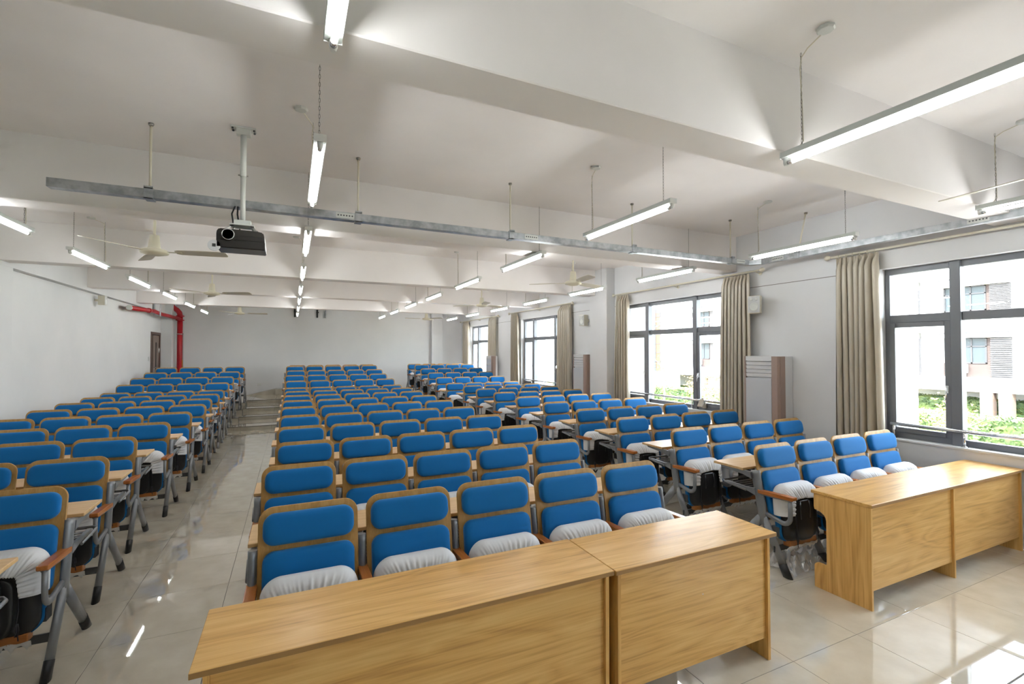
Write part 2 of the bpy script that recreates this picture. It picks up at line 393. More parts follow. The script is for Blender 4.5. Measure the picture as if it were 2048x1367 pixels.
# ------------------------------------------------------------------ windows
def frame_bar(y0, y1, z0, z1, x0, x1): return MB().bbox(x0, x1, y0, y1, z0, z1, 0.004)
FX0, FX1 = 6.36, 6.43
for wi, (a, b2) in enumerate(WIN):
    wroot = bpy.data.objects.new('window_%d' % (wi+1), None); COL.objects.link(wroot); wroot.location = (FX0, (a+b2)/2, WZ0)
    tag(wroot, ('dark grey framed three-part window, %s from the front' % ORD[wi+1]) if wi < 4 else 'dark grey framed window added unseen behind the camera to light the tables', kind='structure')
    def wp(name, mb, m):
        mb = xform(mb, Matrix.Translation((-FX0, -(a+b2)/2, -WZ0))); return obj(name, mb, m, wroot)
    m1, m2 = b2 - 0.66, a + 0.66
    f = MB().bbox(FX0, FX1, a, b2, WZ1-0.07, WZ1, .004).bbox(FX0, FX1, a, b2, WZ0, WZ0+0.07, .004).bbox(FX0, FX1, a, a+0.05, WZ0+.07, WZ1-.07, .004).bbox(FX0, FX1, b2-0.05, b2, WZ0+.07, WZ1-.07, .004)
    wp('outer_frame', f, 'frame_metal')
    for yy in (m1, m2): wp('mullion', MB().bbox(FX0-0.03, FX1, yy-0.045, yy+0.045, WZ0, WZ1, .004), 'frame_metal')
    TZ = 2.24
    for y0, y1, case in ((a+.05, m2-.045, True), (m2+.045, m1-.045, False), (m1+.045, b2-.05, True)):
        wp('transom', MB().bbox(FX0, FX1, y0, y1, TZ-0.045, TZ+0.045, .004), 'frame_metal')
        wp('pane', MB().box(FX0+0.035, FX0+0.041, y0, y1, TZ+.045, WZ1-.07), 'glass')
        if case:
            c = MB().bbox(FX0-0.02, FX0+.03, y0, y0+.055, WZ0+.07, TZ-.045, .004).bbox(FX0-0.02, FX0+.03, y1-.055, y1, WZ0+.07, TZ-.045, .004).bbox(FX0-.02, FX0+.03, y0+.055, y1-.055, WZ0+.07, WZ0+.125, .004).bbox(FX0-.02, FX0+.03, y0+.055, y1-.055, TZ-.10, TZ-.045, .004)
            s = wp('casement', c, 'frame_metal')
            hy = (y0+.03) if y0 > m1 - .1 else (y1-.03)
            hb = MB().bbox(FX0-.035, FX0-.018, hy-.012, hy+.012, 1.42, 1.50, .003).sweep([(FX0-.05, hy, 1.49), (FX0-.055, hy, 1.44), (FX0-.05, hy+.01, 1.35)], .007, n=6)
            xform(hb, Matrix.Translation((-FX0, -(a+b2)/2, -WZ0))); obj('handle', hb, 'chrome', s)
            pp = MB().box(FX0+.005, FX0+.011, y0+.05, y1-.05, WZ0+.12, TZ-.095)
        else:
            pp = MB().box(FX0+.035, FX0+.041, y0, y1, WZ0+.07, TZ-.045)
        wp('pane', pp, 'glass')
    wp('sill', MB().bbox(XR-0.012, XR+WT, a-.0, b2+.0, WZ0-0.02, WZ0+0.004, .003), 'wall')

# door in the left wall
dr = bpy.data.objects.new('door_1', None); COL.objects.link(dr); dr.location = (XL, (DY0+DY1)/2, 0.39)
tag(dr, 'dark brown framed door standing ajar in the left wall', kind='structure')
def dp(name, mb, m, par=None):
    if par is None: mb = xform(mb, Matrix.Translation((-XL, -(DY0+DY1)/2, -0.39)))
    return obj(name, mb, m, par or dr)
dp('door_frame', MB().bbox(XL-.2, XL+.015, DY0, DY0+.06, .39, DZ, .004).bbox(XL-.2, XL+.015, DY1-.06, DY1, .39, DZ, .004).bbox(XL-.2, XL+.015, DY0+.06, DY1-.06, DZ-.08, DZ, .004), 'door_wood')
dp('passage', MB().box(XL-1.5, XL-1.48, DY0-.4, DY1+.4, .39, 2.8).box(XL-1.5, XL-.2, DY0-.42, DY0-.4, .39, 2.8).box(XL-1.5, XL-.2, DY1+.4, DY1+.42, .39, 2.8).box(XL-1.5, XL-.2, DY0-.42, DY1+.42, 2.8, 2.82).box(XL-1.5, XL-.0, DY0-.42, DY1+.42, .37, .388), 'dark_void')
lf = dp('door_leaf', MB().bbox(0, .045, -0.66, 0, .01, DZ-.39-.09, .004), 'door_leaf', dr)
lf.location = (-.06, (DY1-DY0)/2-.065, 0)
dp('glazing_strip', MB().bbox(.044, .048, -.40, -.30, .55, 1.75, .002), 'dark_void', lf)
dp('handle', MB().sweep([(.05, -.60, 1.0), (.09, -.60, 1.0), (.095, -.52, 1.0)], .009, n=8), 'chrome', lf)
dp('hinge', MB().bbox(.03, .05, -.01, .012, 1.45, 1.58, .002), 'chrome', lf); dp('hinge', MB().bbox(.03, .05, -.01, .012, .85, .98, .002), 'chrome', lf)

# ------------------------------------------------------------------ lecture chairs
BW, BP = 0.504, 0.55
TILT = math.atan2(0.13, 0.63)          # backrest lean
def board_outline():
    w, h, r = BW, 0.628, 0.075; n = 7; out = []
    for cx, cz, a0 in ((w/2-r, h-r, 0), (-w/2+r, h-r, 90)):
        for k in range(n+1):
            a = math.radians(a0 + 90*k/n); out.append((cx + r*math.cos(a), cz + r*math.sin(a)))
    out += [(-w/2, 0), (w/2, 0)]
    return out
BM = Matrix.Translation((0, -0.13, 0.412)) @ Matrix.Rotation(-TILT, 4, 'X')     # board frame: x, y(thickness), z up the board
def mk_board():
    o = board_outline(); mb = MB(); n = len(o); t = 0.014; c = 0.003
    def ring(ins, y): 
        return [(x*(1-2*ins/BW), y, 0.314 + (z-0.314)*(1-2*ins/0.628)) for x, z in o]
    vs = ring(c, 0) + ring(0, -c) + ring(0, -t+c) + ring(c, -t)
    fs = [tuple(range(n)), tuple(reversed(range(3*n, 4*n)))]
    for i in range(3):
        for k in range(n): fs.append((i*n+k, i*n+(k+1) % n, (i+1)*n+(k+1) % n, (i+1)*n+k))
    return xform(mb.add(vs, fs), BM)
HEADH, BACKH = 0.162, 0.392
ME = {}
ME['board'] = mk_board().mesh('backrest')
ME['head'] = xform(puff(0.456, HEADH, 0.058, 0.052, [(0.10, 0.0), (0.0, 0.2), (0.0, 0.62), (0.10, 0.85), (0.30, 0.98), (0.62, 1.03), (1.1, 1.05)]), BM @ Matrix.Translation((0, -0.012, 0.628-0.033-HEADH/2))).mesh('head_cushion')
ME['back'] = xform(puff(0.456, BACKH, 0.055, 0.050, [(0.10, 0.0), (0.0, 0.2), (0.0, 0.62), (0.10, 0.85), (0.30, 0.98), (0.8, 1.03), (2.0, 1.07)]), BM @ Matrix.Translation((0, -0.012, 0.628-0.033-HEADH-0.028-BACKH/2))).mesh('back_cushion')
# folded-up seat
SM = Matrix.Translation((0, -0.195, 0.485)) @ Matrix.Rotation(math.radians(-4), 4, 'X')
SW, SH = 0.455, 0.47
ME['seat_cushion'] = xform(puff(SW, SH, 0.09, 0.05, [(0.3, -0.25), (0.05, 0.0), (0, 0.5), (0, 1.0)]), SM).mesh('seat_cushion')
ME['seat_pan'] = xform(puff(SW-0.016, SH-0.012, 0.085, 0.055, [(0.0, 0.0), (0.0, 0.3), (0.25, 0.65), (0.7, 0.9), (1.3, 1.0), (2.0, 1.03)]), SM @ Matrix.Translation((0, -0.050, 0))).mesh('seat_pan')
def mk_panel():
    mb = puff(0.235, 0.335, 0.075, 0.02, [(0, 0), (0.1, 0.6), (0.45, 0.95), (1.2, 1.05)])
    # moulded grooves either side of the upper part
    for sx in (-1, 1): mb.sweep([(sx*0.055, -0.018, 0.155), (sx*0.062, -0.024, 0.09), (sx*0.058, -0.020, 0.01)], 0.008, 0.005, n=6, up=(1, 0, 0))
    return xform(mb, SM @ Matrix.Translation((0, -0.098, -0.055)))
ME['panel'] = mk_panel().mesh('raised_panel')
def mk_cover(ns=150, seed=1):
    """elastic white cover pulled over the upper part of the folded seat"""
    rnd = random.Random(seed)
    w, h, r = SW+0.012, SH+0.012, 0.10; low = -0.01
    path = []
    # right lower -> up right side -> top -> down left side
    segs = [(w/2, low, w/2, h/2-r)]
    L1 = h/2-r-low; La = PI*r/2; Lt = w-2*r; tot = 2*L1+2*La+Lt
    def at(s):
        if s < L1: return (w/2, low+s), (1, 0)
        s -= L1
        if s < La: a = s/r; return (w/2-r+r*math.cos(a), h/2-r+r*math.sin(a)), (math.cos(a), math.sin(a))
        s -= La
        if s < Lt: return (w/2-r-s, h/2), (0, 1)
        s -= Lt
        if s < La: a = PI/2+s/r; return (-w/2+r+r*math.cos(a), h/2-r+r*math.sin(a)), (math.cos(a), math.sin(a))
        s -= La
        return (-w/2, h/2-r-s), (-1, 0)
    ph = [rnd.uniform(0, 6.28) for _ in range(6)]
    rows = []
    for i in range(ns+1):
        s = tot*i/ns; (x, z), (nx, nz) = at(s)
        u = s/tot
        # opening edge: an arch around the raised panel
        ax = 0.128; zo = 0.112
        if z > 0.135: tx_ = max(-ax, min(ax, x*0.66)); tz = zo + 0.02*(1-(tx_/ax)**2) + 0.008*math.sin(9*u+ph[0])
        else: tx_ = math.copysign(ax + 0.012*(zo-z)/0.1, x); tz = min(z*0.82+0.005, zo-0.01)
        pl = math.sin(2*PI*25*u + 1.8*math.sin(11*u+ph[1])) * (0.6+0.4*math.sin(17*u+ph[2])) + 0.35*math.sin(2*PI*41*u+ph[4])
        col = [(x - nx*0.05, 0.014, z - nz*0.05), (x - nx*0.012, 0.012, z - nz*0.012), (x, -0.008, z), (x, -0.045, z),
               (x - nx*0.010, -0.072 - 0.001*pl, z - nz*0.010)]
        ex, ey, ezz = x - nx*0.010, -0.072, z - nz*0.010
        for q in (0.12, 0.3, 0.5, 0.7, 0.88, 0.96, 1.0):
            yy = ey - 0.062*q**0.5 - 0.011*pl*(q**0.9)*(1.0 if q < .95 else .45)
            rag = 0.0035*math.sin(2*PI*47*u+ph[3]) if q == 1.0 else 0
            col.append((ex + (tx_-ex)*q, yy + (0.008 if q == 1.0 else 0), ezz + (tz-ezz)*q + rag))
        rows.append(col)
    k = len(rows[0]); vs = [p for c in rows for p in c]; fs = []
    for i in range(ns):
        for j in range(k-1): fs.append((i*k+j, i*k+j+1, (i+1)*k+j+1, (i+1)*k+j))
    return xform(MB().add(vs, fs, True), SM)
COVERS = [mk_cover(150, s).mesh('seat_cover') for s in (1, 2, 3)]
COVER_FAR = mk_cover(60, 5).mesh('seat_cover')
ME['strip'] = xform(MB().bbox(-0.175, 0.175, -0.085, -0.02, -SH/2-0.028, -SH/2+0.02, 0.004), SM).mesh('seat_rail')
def mk_hem():
    mb = MB(); vs = []; fs = []; n = 30
    for i in range(n+1):
        x = -0.19 + 0.38*i/n; wv_ = 0.012*math.sin(i*1.3) + 0.008*math.sin(i*2.9)
        for j in range(4): vs.append((x, -0.095 + 0.012*j + 0.01*math.sin(i*0.9+j), -SH/2-0.02 - 0.014*j + wv_*(j/3)))
    for i in range(n):
        for j in range(3): fs.append((i*4+j, i*4+j+1, (i+1)*4+j+1, (i+1)*4+j))
    return xform(mb.add(vs, fs, True), SM)
ME['hem'] = mk_hem().mesh('cover_hem')
def mk_cord(sx, dz):
    mb = MB()
    if True:
        pts = [(sx, -0.118, 0.0), (sx*0.98+0.006, -0.122, -0.07), (sx-0.004, -0.12, -0.15)]
        mb.sweep(pts, 0.0028, n=5)
        for k in range(3):
            mb.sweep([(sx+0.004*k-0.004, -0.120, -0.14-dz), (sx+0.012*(k-1), -0.126, -0.175-dz), (sx+0.006*(1-k), -0.122, -0.21-dz), (sx+0.004*k, -0.118, -0.165-dz)], 0.0032, n=5)
        mb.sweep([(sx, -0.12, -0.16-dz), (sx+0.008, -0.118, -0.235-dz)], 0.0028, n=5)
    return xform(mb, SM)
ME['cord'] = mk_cord(0.14, 0).mesh('cord')
ME['cord2'] = mk_cord(-0.13, 0.03).mesh('cord')
ME['hinge'] = MB().bbox(-0.235, -0.2, -0.24, -0.17, 0.30, 0.38, .003).mesh('seat_hinge')
# side stand at x = 0 (shared between neighbours)
ME['post'] = MB().sweep([(0, -0.030, 0.818), (0, -0.036, 0.79), (0, -0.096, 0.47), (0, -0.108, 0.37)], 0.023, 0.043, n=16).mesh('side_post')
ME['fleg'] = MB().sweep([(0, -0.096, 0.45), (0, -0.280, 0.085)], 0.021, [0.040, 0.035], n=14).mesh('front_leg')
ME['rleg'] = MB().sweep([(0, -0.098, 0.435), (0, 0.205, 0.085)], 0.021, [0.040, 0.035], n=14).mesh('rear_leg')
ME['ffoot'] = MB().sweep([(0, -0.275, 0.094), (0, -0.316, 0.012)], 0.0235, 0.038, n=14, flat1=0.0).mesh('foot_cap')
ME['rfoot'] = MB().sweep([(0, 0.200, 0.091), (0, 0.26, 0.012)], 0.0235, 0.038, n=14, flat1=0.0).mesh('foot_cap')
def mk_arm():
    pr = [(-0.070, 0.629), (-0.378, 0.642), (-0.392, 0.653), (-0.390, 0.675), (-0.066, 0.661)]
    mb = MB(); bm = bmesh.new(); m0 = MB().prism(pr, 'X', -0.027, 0.027)
    vs = [bm.verts.new(v) for v in m0.v]
    for f in m0.f: bm.faces.new([vs[i] for i in f])
    bmesh.ops.recalc_face_normals(bm, faces=bm.faces)
    bmesh.ops.bevel(bm, geom=list(bm.edges), offset=0.006, segments=2, affect='EDGES', profile=0.6)
    return mb.bm(bm)
ME['arm'] = mk_arm().mesh('armrest')
def mk_loop():
    pts = [(0, -0.35, 0.642), (0, -0.35, 0.53)]
    cx, cz, r = -0.285, 0.50, 0.065
    for k in range(1, 8):
        a = PI + (PI/2+0.3)*k/7; pts.append((0, cx + r*math.cos(a), cz + r*math.sin(a)))
    pts += [(0, -0.10, 0.475)]
    return MB().sweep(pts, 0.014, 0.020, n=10).sweep([(0, -0.05, 0.622), (0, -0.362, 0.636)], 0.018, 0.009, n=8)
ME['loop'] = mk_loop().mesh('arm_loop')
ME['bar'] = MB().bbox(0.0, BP, -0.225, -0.213, 0.175, 0.225, 0.002).mesh('crossbar')
st = MB()
for k in ('post', 'fleg', 'rleg', 'ffoot', 'rfoot'):
    me = ME[k]; st.add([v.co[:] for v in me.vertices], [tuple(p.vertices) for p in me.polygons], True)
FARST = st.mesh('side_stand')
for k, m in dict(board='board_wood', head='blue_fabric', back='blue_fabric', seat_cushion='blue_fabric', seat_pan='black_plastic', panel='black_plastic', strip='strip_wood', hem='white_fabric', cord='cord_grey', cord2='cord_grey', hinge='dark_steel', post='grey_paint', fleg='grey_paint', rleg='grey_paint', ffoot='black_rubber', rfoot='black_rubber', arm='arm_wood', loop='grey_paint', bar='dark_steel').items():
    ME[k].materials.append(M[m])
FARST.materials.append(M['grey_paint'])
for c in COVERS + [COVER_FAR]: c.materials.append(M['white_fabric'])
def stand(root, x, far):
    if far:
        obj('side_stand', FARST, None, root, (x, 0, 0)); obj('armrest', ME['arm'], None, root, (x, 0, 0)); obj('arm_loop', ME['loop'], None, root, (x, 0, 0)); return
    obj('side_post', ME['post'], None, root, (x, 0, 0))
    f = obj('front_leg', ME['fleg'], None, root, (x, 0, 0)); obj('foot_cap', ME['ffoot'], None, f)
    r = obj('rear_leg', ME['rleg'], None, root, (x, 0, 0)); obj('foot_cap', ME['rfoot'], None, r)
    obj('armrest', ME['arm'], None, root, (x, 0, 0)); obj('arm_loop', ME['loop'], None, root, (x, 0, 0))
def chair(x, y, z, label, group, first, last, far, inl=0.0, inr=0.0):
    t = thing('lecture_chair', label, 'chair', (x, y, z), group)
    obj('backrest', ME['board'], None, t); obj('head_cushion', ME['head'], None, t); obj('back_cushion', ME['back'], None, t)
    pan = obj('seat_pan', ME['seat_pan'], None, t); obj('seat_cushion', ME['seat_cushion'], None, t)
    obj('seat_cover', COVER_FAR if far else random.choice(COVERS), None, t)
    obj('seat_rail', ME['strip'], None, t)
    if not far:
        obj('raised_panel', ME['panel'], None, pan); obj('cord', ME['cord'], None, t); obj('cord', ME['cord2'], None, t); obj('cover_hem', ME['hem'], None, t)
        obj('seat_hinge', ME['hinge'], None, t); obj('seat_hinge', ME['hinge'], None, t, (0.435, 0, 0))
    else: obj('raised_panel', ME['panel'], None, pan)
    obj('crossbar', ME['bar'], None, t, (-BP/2, 0, 0))
    if first: stand(t, -BP/2+inl, far)
    stand(t, BP/2-inr, far)
    return t
ROWY = [0, 2.867, 3.879, 4.838, 5.829, 6.851, 7.892, 8.934, 9.966, 11.0, 12.06, 13.10, 14.08, 15.0, 15.95, 17.0]
ROWZ = [0]*11 + [0.10, 0.195, 0.29, 0.39, 0.39]
DC = [0, .003, -.035, .024, .009, .008, .001, -.001, -.001, .011, -.019, 0, -.03, 0, -.017, .05]
DR = [0, -.022, -.035, -.021, -.006, .012, .02, .006, .009, .067, -.051, -.03, 0, 0, .035, .03]
DL = [0, .0, .042, -.021, -.079, -.006, .04, .061, .005, -.005, -.037, -.06, -.06, -.007, .03, 0]
rack_cache = {}
YR = {1: 2.905, 2: 3.905, 3: 4.865}
def row_desk(x0, n, y, z, label, group):
    """continuous writing shelf carried behind a row of n chairs"""
    t = thing('row_desk', label, 'desk', (x0, y, z), group)
    wd = n*BP
    key = n
    if key not in rack_cache:
        top = MB().bbox(-0.030, wd+0.030, 0.052, 0.372, 0.803, 0.825, 0.003).mesh('desk_top'); top.materials.append(M['desk_wood'])
        rk = MB()
        for yy in (0.06, 0.11, 0.16, 0.21): rk.sweep([(0, yy, 0.652), (wd, yy, 0.652)], 0.006, n=6, up=(0, 0, 1))
        e = [(-0.03, 0.02, 0.640), (-0.04, 0.24, 0.665), (-0.02, 0.265, 0.668), (wd+0.02, 0.265, 0.668), (wd+0.04, 0.24, 0.665), (wd+0.03, 0.02, 0.640)]
        rk.sweep(e, 0.011, 0.008, n=8, up=(0, 0, 1))
        rk = rk.mesh('book_rack'); rk.materials.append(M['grey_paint'])
        br = MB().prism([(-0.012, 0.802), (-0.024, 0.745), (0.06, 0.765), (0.29, 0.785), (0.31, 0.803)], 'X', -0.014, 0.014).mesh('support_arm'); br.materials.append(M['grey_paint'])
        bb = MB().prism([(-0.05, 0.67), (-0.06, 0.61), (0.05, 0.635), (0.25, 0.652), (0.25, 0.666), (0.03, 0.66)], 'X', -0.012, 0.012).mesh('rack_bracket'); bb.materials.append(M['grey_paint'])
        rack_cache[key] = (top, rk, br, bb)
    top, rk, br, bb = rack_cache[key]
    obj('desk_top', top, None, t); obj('book_rack', rk, None, t)
    for i in range(n+1):
        obj('support_arm', br, None, t, (i*BP, 0, 0)); obj('rack_bracket', bb, None, t, (i*BP, 0, 0))
    return t
def seen(x, y, z):
    dx, dy, dz = x, y, z-EYE
    d = dx*math.sin(YAW)+dy*math.cos(YAW); r = dx*math.cos(YAW)-dy*math.sin(YAW)
    return d > 0.3 and W/2+FPX*r/d > -2
for row in range(1, 16):
    far = row >= 8
    y, z = ROWY[row], ROWZ[row]
    rw = ORD[row] if row < 15 else 'back'
    # centre block
    x0 = -0.161 - 0.023 + DC[row]
    for j in range(5):
        pos = ['leftmost', 'second from left', 'middle', 'second from right', 'rightmost'][j]
        chair(x0 + BP*(j+.5), y, z, 'blue padded flip-up chair, %s in %s row of the five-seat centre block' % (pos, rw), 'centre block lecture chairs', j == 0, j == 4, far)
    if row < 15: row_desk(x0, 5, y, z, 'light wood writing shelf behind %s row of the centre block chairs' % rw, 'writing shelves behind the chair rows')
    x0 = 3.731 - 0.023 + DR[row]; y = YR.get(row, y)
    for j in range(4):
        pos = ['aisle chair', 'second from aisle', 'third from aisle', 'window-side chair'][j]
        chair(x0 + BP*(j+.5), y, z, 'blue padded flip-up chair, %s in %s row of the block by the windows' % (pos, rw), 'window side lecture chairs', j == 0, j == 3, far, 0.03, 0)
    if row < 15: row_desk(x0, 4, y, z, 'light wood writing shelf behind %s row of the block by the windows' % rw, 'writing shelves behind the chair rows')
    y = ROWY[row]
    if row < 15:
        x0 = -3.458 - 0.023 + DL[row]
        vis = row - 1 if row > 1 else 0
        for j in range(4):
            xr = x0 + BP*(j+1)
            if not (seen(xr, y, 1.0) or seen(xr, y, .6) or (row == 1 and j == 3)): continue
            pos = ['wall-side chair', 'third from aisle', 'second from aisle', 'aisle chair'][j]
            lab = 'blue padded flip-up chair, %s in %s visible row of the left block' % (pos, ORD[vis])
            if row == 1: lab = 'blue chair carrying the desk corner at the left picture edge'
            chair(x0 + BP*(j+.5), y, z, lab, 'left block lecture chairs', j == 0 or not seen(x0+BP*j, y, 1.0), j == 3, far, 0, 0.012 if j == 3 else 0)
        if row < 14:
            row_desk(x0, 4, y, z, ('light wood writing shelf behind %s visible row of the left block chairs' % ORD[vis]) if vis else 'light wood shelf corner cut by the left picture edge', 'writing shelves behind the chair rows')

# ------------------------------------------------------------------ front tables
def side_profile(d, h, cut):
    # y (0 = front, d = back) / z outline with a knee cut-out at the back
    p = [(0, 0), (d, 0), (d, 0.165)]
    if cut:
        for k in range(6): a = PI/2*k/5; p.append((d-0.035+0.035*math.cos(a)-0.0, 0.165+0.03*math.sin(a)))
        p += [(d-0.075, 0.195)]
        for k in range(5): a = PI/2*k/4; p.append((d-0.075-0.02*math.sin(a), 0.195+0.02-0.02*math.cos(a)+0.0))
        p += [(d-0.095, 0.54)]
        for k in range(6): a = PI/2*k/5; p.append((d-0.095+0.09*(1-math.cos(a)), 0.54+0.07*math.sin(a)))
    p += [(d, 0.63), (d, h), (0, h)]
    q = []
    for a in p:
        if not q or (abs(a[0]-q[-1][0])+abs(a[1]-q[-1][1])) > 1e-4: q.append(a)
    return q
def table(label, x0, x1, y0, y1, panels, zt=0.76, pz=0.125, inset=0.03):
    t = thing('front_table', label, 'table', (x0, y0, 0), 'wood laminate front tables')
    w, d = x1-x0, y1-y0
    top = obj('table_top', MB().bbox(0, w, 0, d, zt-0.024, zt, 0.002), 'table_wood', t)
    obj('edge_band', MB().box(0.001, w-0.001, -0.0012, 0.002, zt-0.022, zt-0.002), 'table_edge', top)
    for px in panels:
        obj('side_panel', MB().prism(side_profile(d-0.03, zt-0.024, True), 'X', px-x0-0.010, px-x0+0.010), 'table_wood_side', t, (0, 0.012, 0))
    for a, b2 in zip(panels[:-1], panels[1:]):
        obj('front_panel', MB().bbox(a-x0+0.010, b2-x0-0.010, inset, inset+0.016, pz, zt-0.024, 0.001), 'table_wood', t)
    return t
t1 = table('long oak laminate table in front, nearest the camera on the left', -0.315, 1.480, 1.950, 2.395, [-0.265, 1.445])
t2 = table('short oak laminate table joined to the right end of the nearest table', 1.484, 2.690, 1.940, 2.385, [1.512, 2.632])
obj('screw_head', MB().lathe([(0.0045, -0.002), (0.004, -0.003), (0.001, -0.0032)], axis='Y', n=10), 'chrome', t2, (0.62, 0.03, 0.50))
table('oak laminate table standing by the big window at right', 3.775, 6.245, 1.985, 2.425, [3.795, 4.965, 6.20])

# ------------------------------------------------------------------ tube lamps on chains
CH = HC - 3.085
def mk_chain(n=24):
    mb = MB(); L_ = CH/n
    for i in range(n):
        z = i*L_ + L_/2; pts = []
        for k in range(9):
            a = 2*PI*k/8; p = (0.0042*math.cos(a), 0, z + (L_*0.66)*math.sin(a))
            if i % 2: p = (0, p[0], p[2])
            pts.append(p)
        mb.sweep(pts, 0.0014, n=4, cap=False, up=(0, 1, 0) if i % 2 == 0 else (1, 0, 0))
    return mb
LME = dict(
    housing=(MB().prism([(-0.032, 3.085), (-0.032, 3.05), (-0.018, 3.046), (0.018, 3.046), (0.032, 3.05), (0.032, 3.085)], 'Y', 0, 1.235), 'lamp_housing'),
    endp=(MB().bbox(-0.034, 0.034, -0.004, 0.0, 3.044, 3.087, 0.001), 'lamp_socket'),
    sock=(MB().sweep([(0, 0, 3.046), (0, 0, 3.02), (0, 0, 3.004)], [0.016, 0.016, 0.010], [0.014, 0.014, 0.010], n=12), 'lamp_socket'),
    tube=(MB().sweep([(0, 0.055, 3.020), (0, 1.18, 3.020)], 0.0125, n=8), 'tube_light'),
    cap=(MB().sweep([(0, 0.0, 3.020), (0, 0.03, 3.020)], 0.0128, n=14), 'chrome'),
    chain=(mk_chain(), 'chain_steel'),
    cord=(MB().sweep([(0.0, 0.02, 3.085), (0.012, 0.0, 3.12), (0.008, 0.0, 3.3), (-0.008, 0.0, 3.55), (0.0, -0.004, 3.62), (-0.03, -0.06, 3.634), (-0.07, -0.16, 3.638)], 0.0035, n=6), 'cream_plastic'),
    rose=(MB().lathe([(0.048, 0), (0.048, -0.012), (0.040, -0.018), (0.014, -0.019)], n=8, smooth=False, c=(-0.09, -0.20, HC)), 'white_metal'))
for k in LME: LME[k] = (LME[k][0].mesh(k), LME[k][1])
def lamp(x, y, label, rose=True):
    t = thing('tube_lamp', label, 'lamp', (x, y, 0), 'hanging fluorescent tube lamps')
    def p(n, k, par=t, loc=(0, 0, 0)): return obj(n, LME[k][0], LME[k][1], par, loc)
    hs = p('housing', 'housing'); p('end_plate', 'endp', hs); p('end_plate', 'endp', hs, (0, 1.239, 0))
    p('tube_holder', 'sock', t, (0, 0.014, 0)); p('tube_holder', 'sock', t, (0, 1.221, 0))
    tb = p('glass_tube', 'tube'); p('tube_cap', 'cap', tb, (0, 0.027, 0)); p('tube_cap', 'cap', tb, (0, 1.178, 0))
    p('chain', 'chain', t, (0, 0.11, 3.085)); p('chain', 'chain', t, (0, 1.12, 3.085))
    c = p('power_cord', 'cord', t, (0, 1.12, 0)); p('ceiling_rose', 'rose', t, (0, 1.12, 0))
cols = [(-2.36, 1, 'left column of lamps'), (0.13, -1, 'column over the centre block'), (2.74, -1, 'column right of the centre block'), (5.20, -1, 'column nearest the windows')]
for cx, k0, nm in cols:
    n = 0
    for k in range(k0, 7):
        y = 2.83 + 2.135*k if k >= 0 else 0.665
        n += 1
        lamp(cx, y, 'lit white tube lamp, %s from the camera in the %s' % (ORD[n] if n > 1 else 'nearest', nm))

# ------------------------------------------------------------------ ceiling fans
FME = dict(
    rod=(MB().sweep([(0, 0, 0.10), (0, 0, 0.72)], 0.014, n=12), 'fan_cream'),
    canopy=(MB().lathe([(0.03, 0.62), (0.05, 0.70), (0.055, 0.72)], n=18), 'fan_cream'),
    cup=(MB().lathe([(0.020, 0.19), (0.043, 0.185), (0.055, 0.06), (0.072, 0.03)], n=20), 'fan_cream'),
    motor=(MB().lathe([(0.05, 0.045), (0.115, 0.03), (0.135, 0.005), (0.125, -0.012), (0.06, -0.03), (0.02, -0.033)], n=24), 'fan_cream'))
bl = MB(); vs = []; fs = []
for i, (xx, hw) in enumerate([(0.20, 0.035), (0.24, 0.055), (0.40, 0.062), (0.62, 0.066), (0.685, 0.060), (0.70, 0.035)]):
    for s in (-1, 1):
        for zz in (0.0, 0.006): vs.append((xx, s*hw, 0.010 + zz - s*hw*0.22))
for i in range(5):
    a = i*4; b2 = a+4
    fs += [(a, a+2, b2+2, b2), (a+1, b2+1, b2+3, a+3), (a, b2, b2+1, a+1), (a+2, a+3, b2+3, b2+2)]
fs += [(0, 1, 3, 2), (20, 22, 23, 21)]
bl.add(vs, fs); FME['blade'] = (bl, 'fan_blade')
FME['iron'] = (MB().bbox(0.10, 0.26, -0.02, 0.02, 0.006, 0.012, .001), 'fan_cream')
for k in FME: FME[k] = (FME[k][0].mesh(k), FME[k][1])
def fan(x, y, z, a0, label):
    t = thing('ceiling_fan', label, 'fan', (x, y, z), 'three blade ceiling fans')
    def p(n, k, par=t): return obj(n, FME[k][0], FME[k][1], par)
    p('down_rod', 'rod'); p('canopy', 'canopy'); p('rod_cup', 'cup'); p('motor', 'motor')
    for i in range(3):
        b3 = p('blade', 'blade'); b3.rotation_euler = (0, 0, math.radians(a0 + 120*i)); p('blade_arm', 'iron', b3)
fan(-1.36, 6.20, 2.93, -10, 'cream ceiling fan beside the projector, left of the centre lamps')
fan(-1.36, 10.2, 2.93, -22, 'cream ceiling fan in the middle of the left side, second behind the projector')
fan(-1.36, 15.2, 2.93, -5, 'cream ceiling fan by the back wall on the left')
fan(3.98, 6.26, 2.93, 140, 'cream ceiling fan over the window block, beside the first pillar')
fan(3.98, 10.2, 2.93, 20, 'cream ceiling fan over the window block, second in its line')
fan(3.98, 15.2, 2.93, 60, 'small cream ceiling fan near the back wall pilaster on the right')
fan(4.10, 1.04, 2.93, 81, 'cream ceiling fan with only a blade tip showing at the right edge')

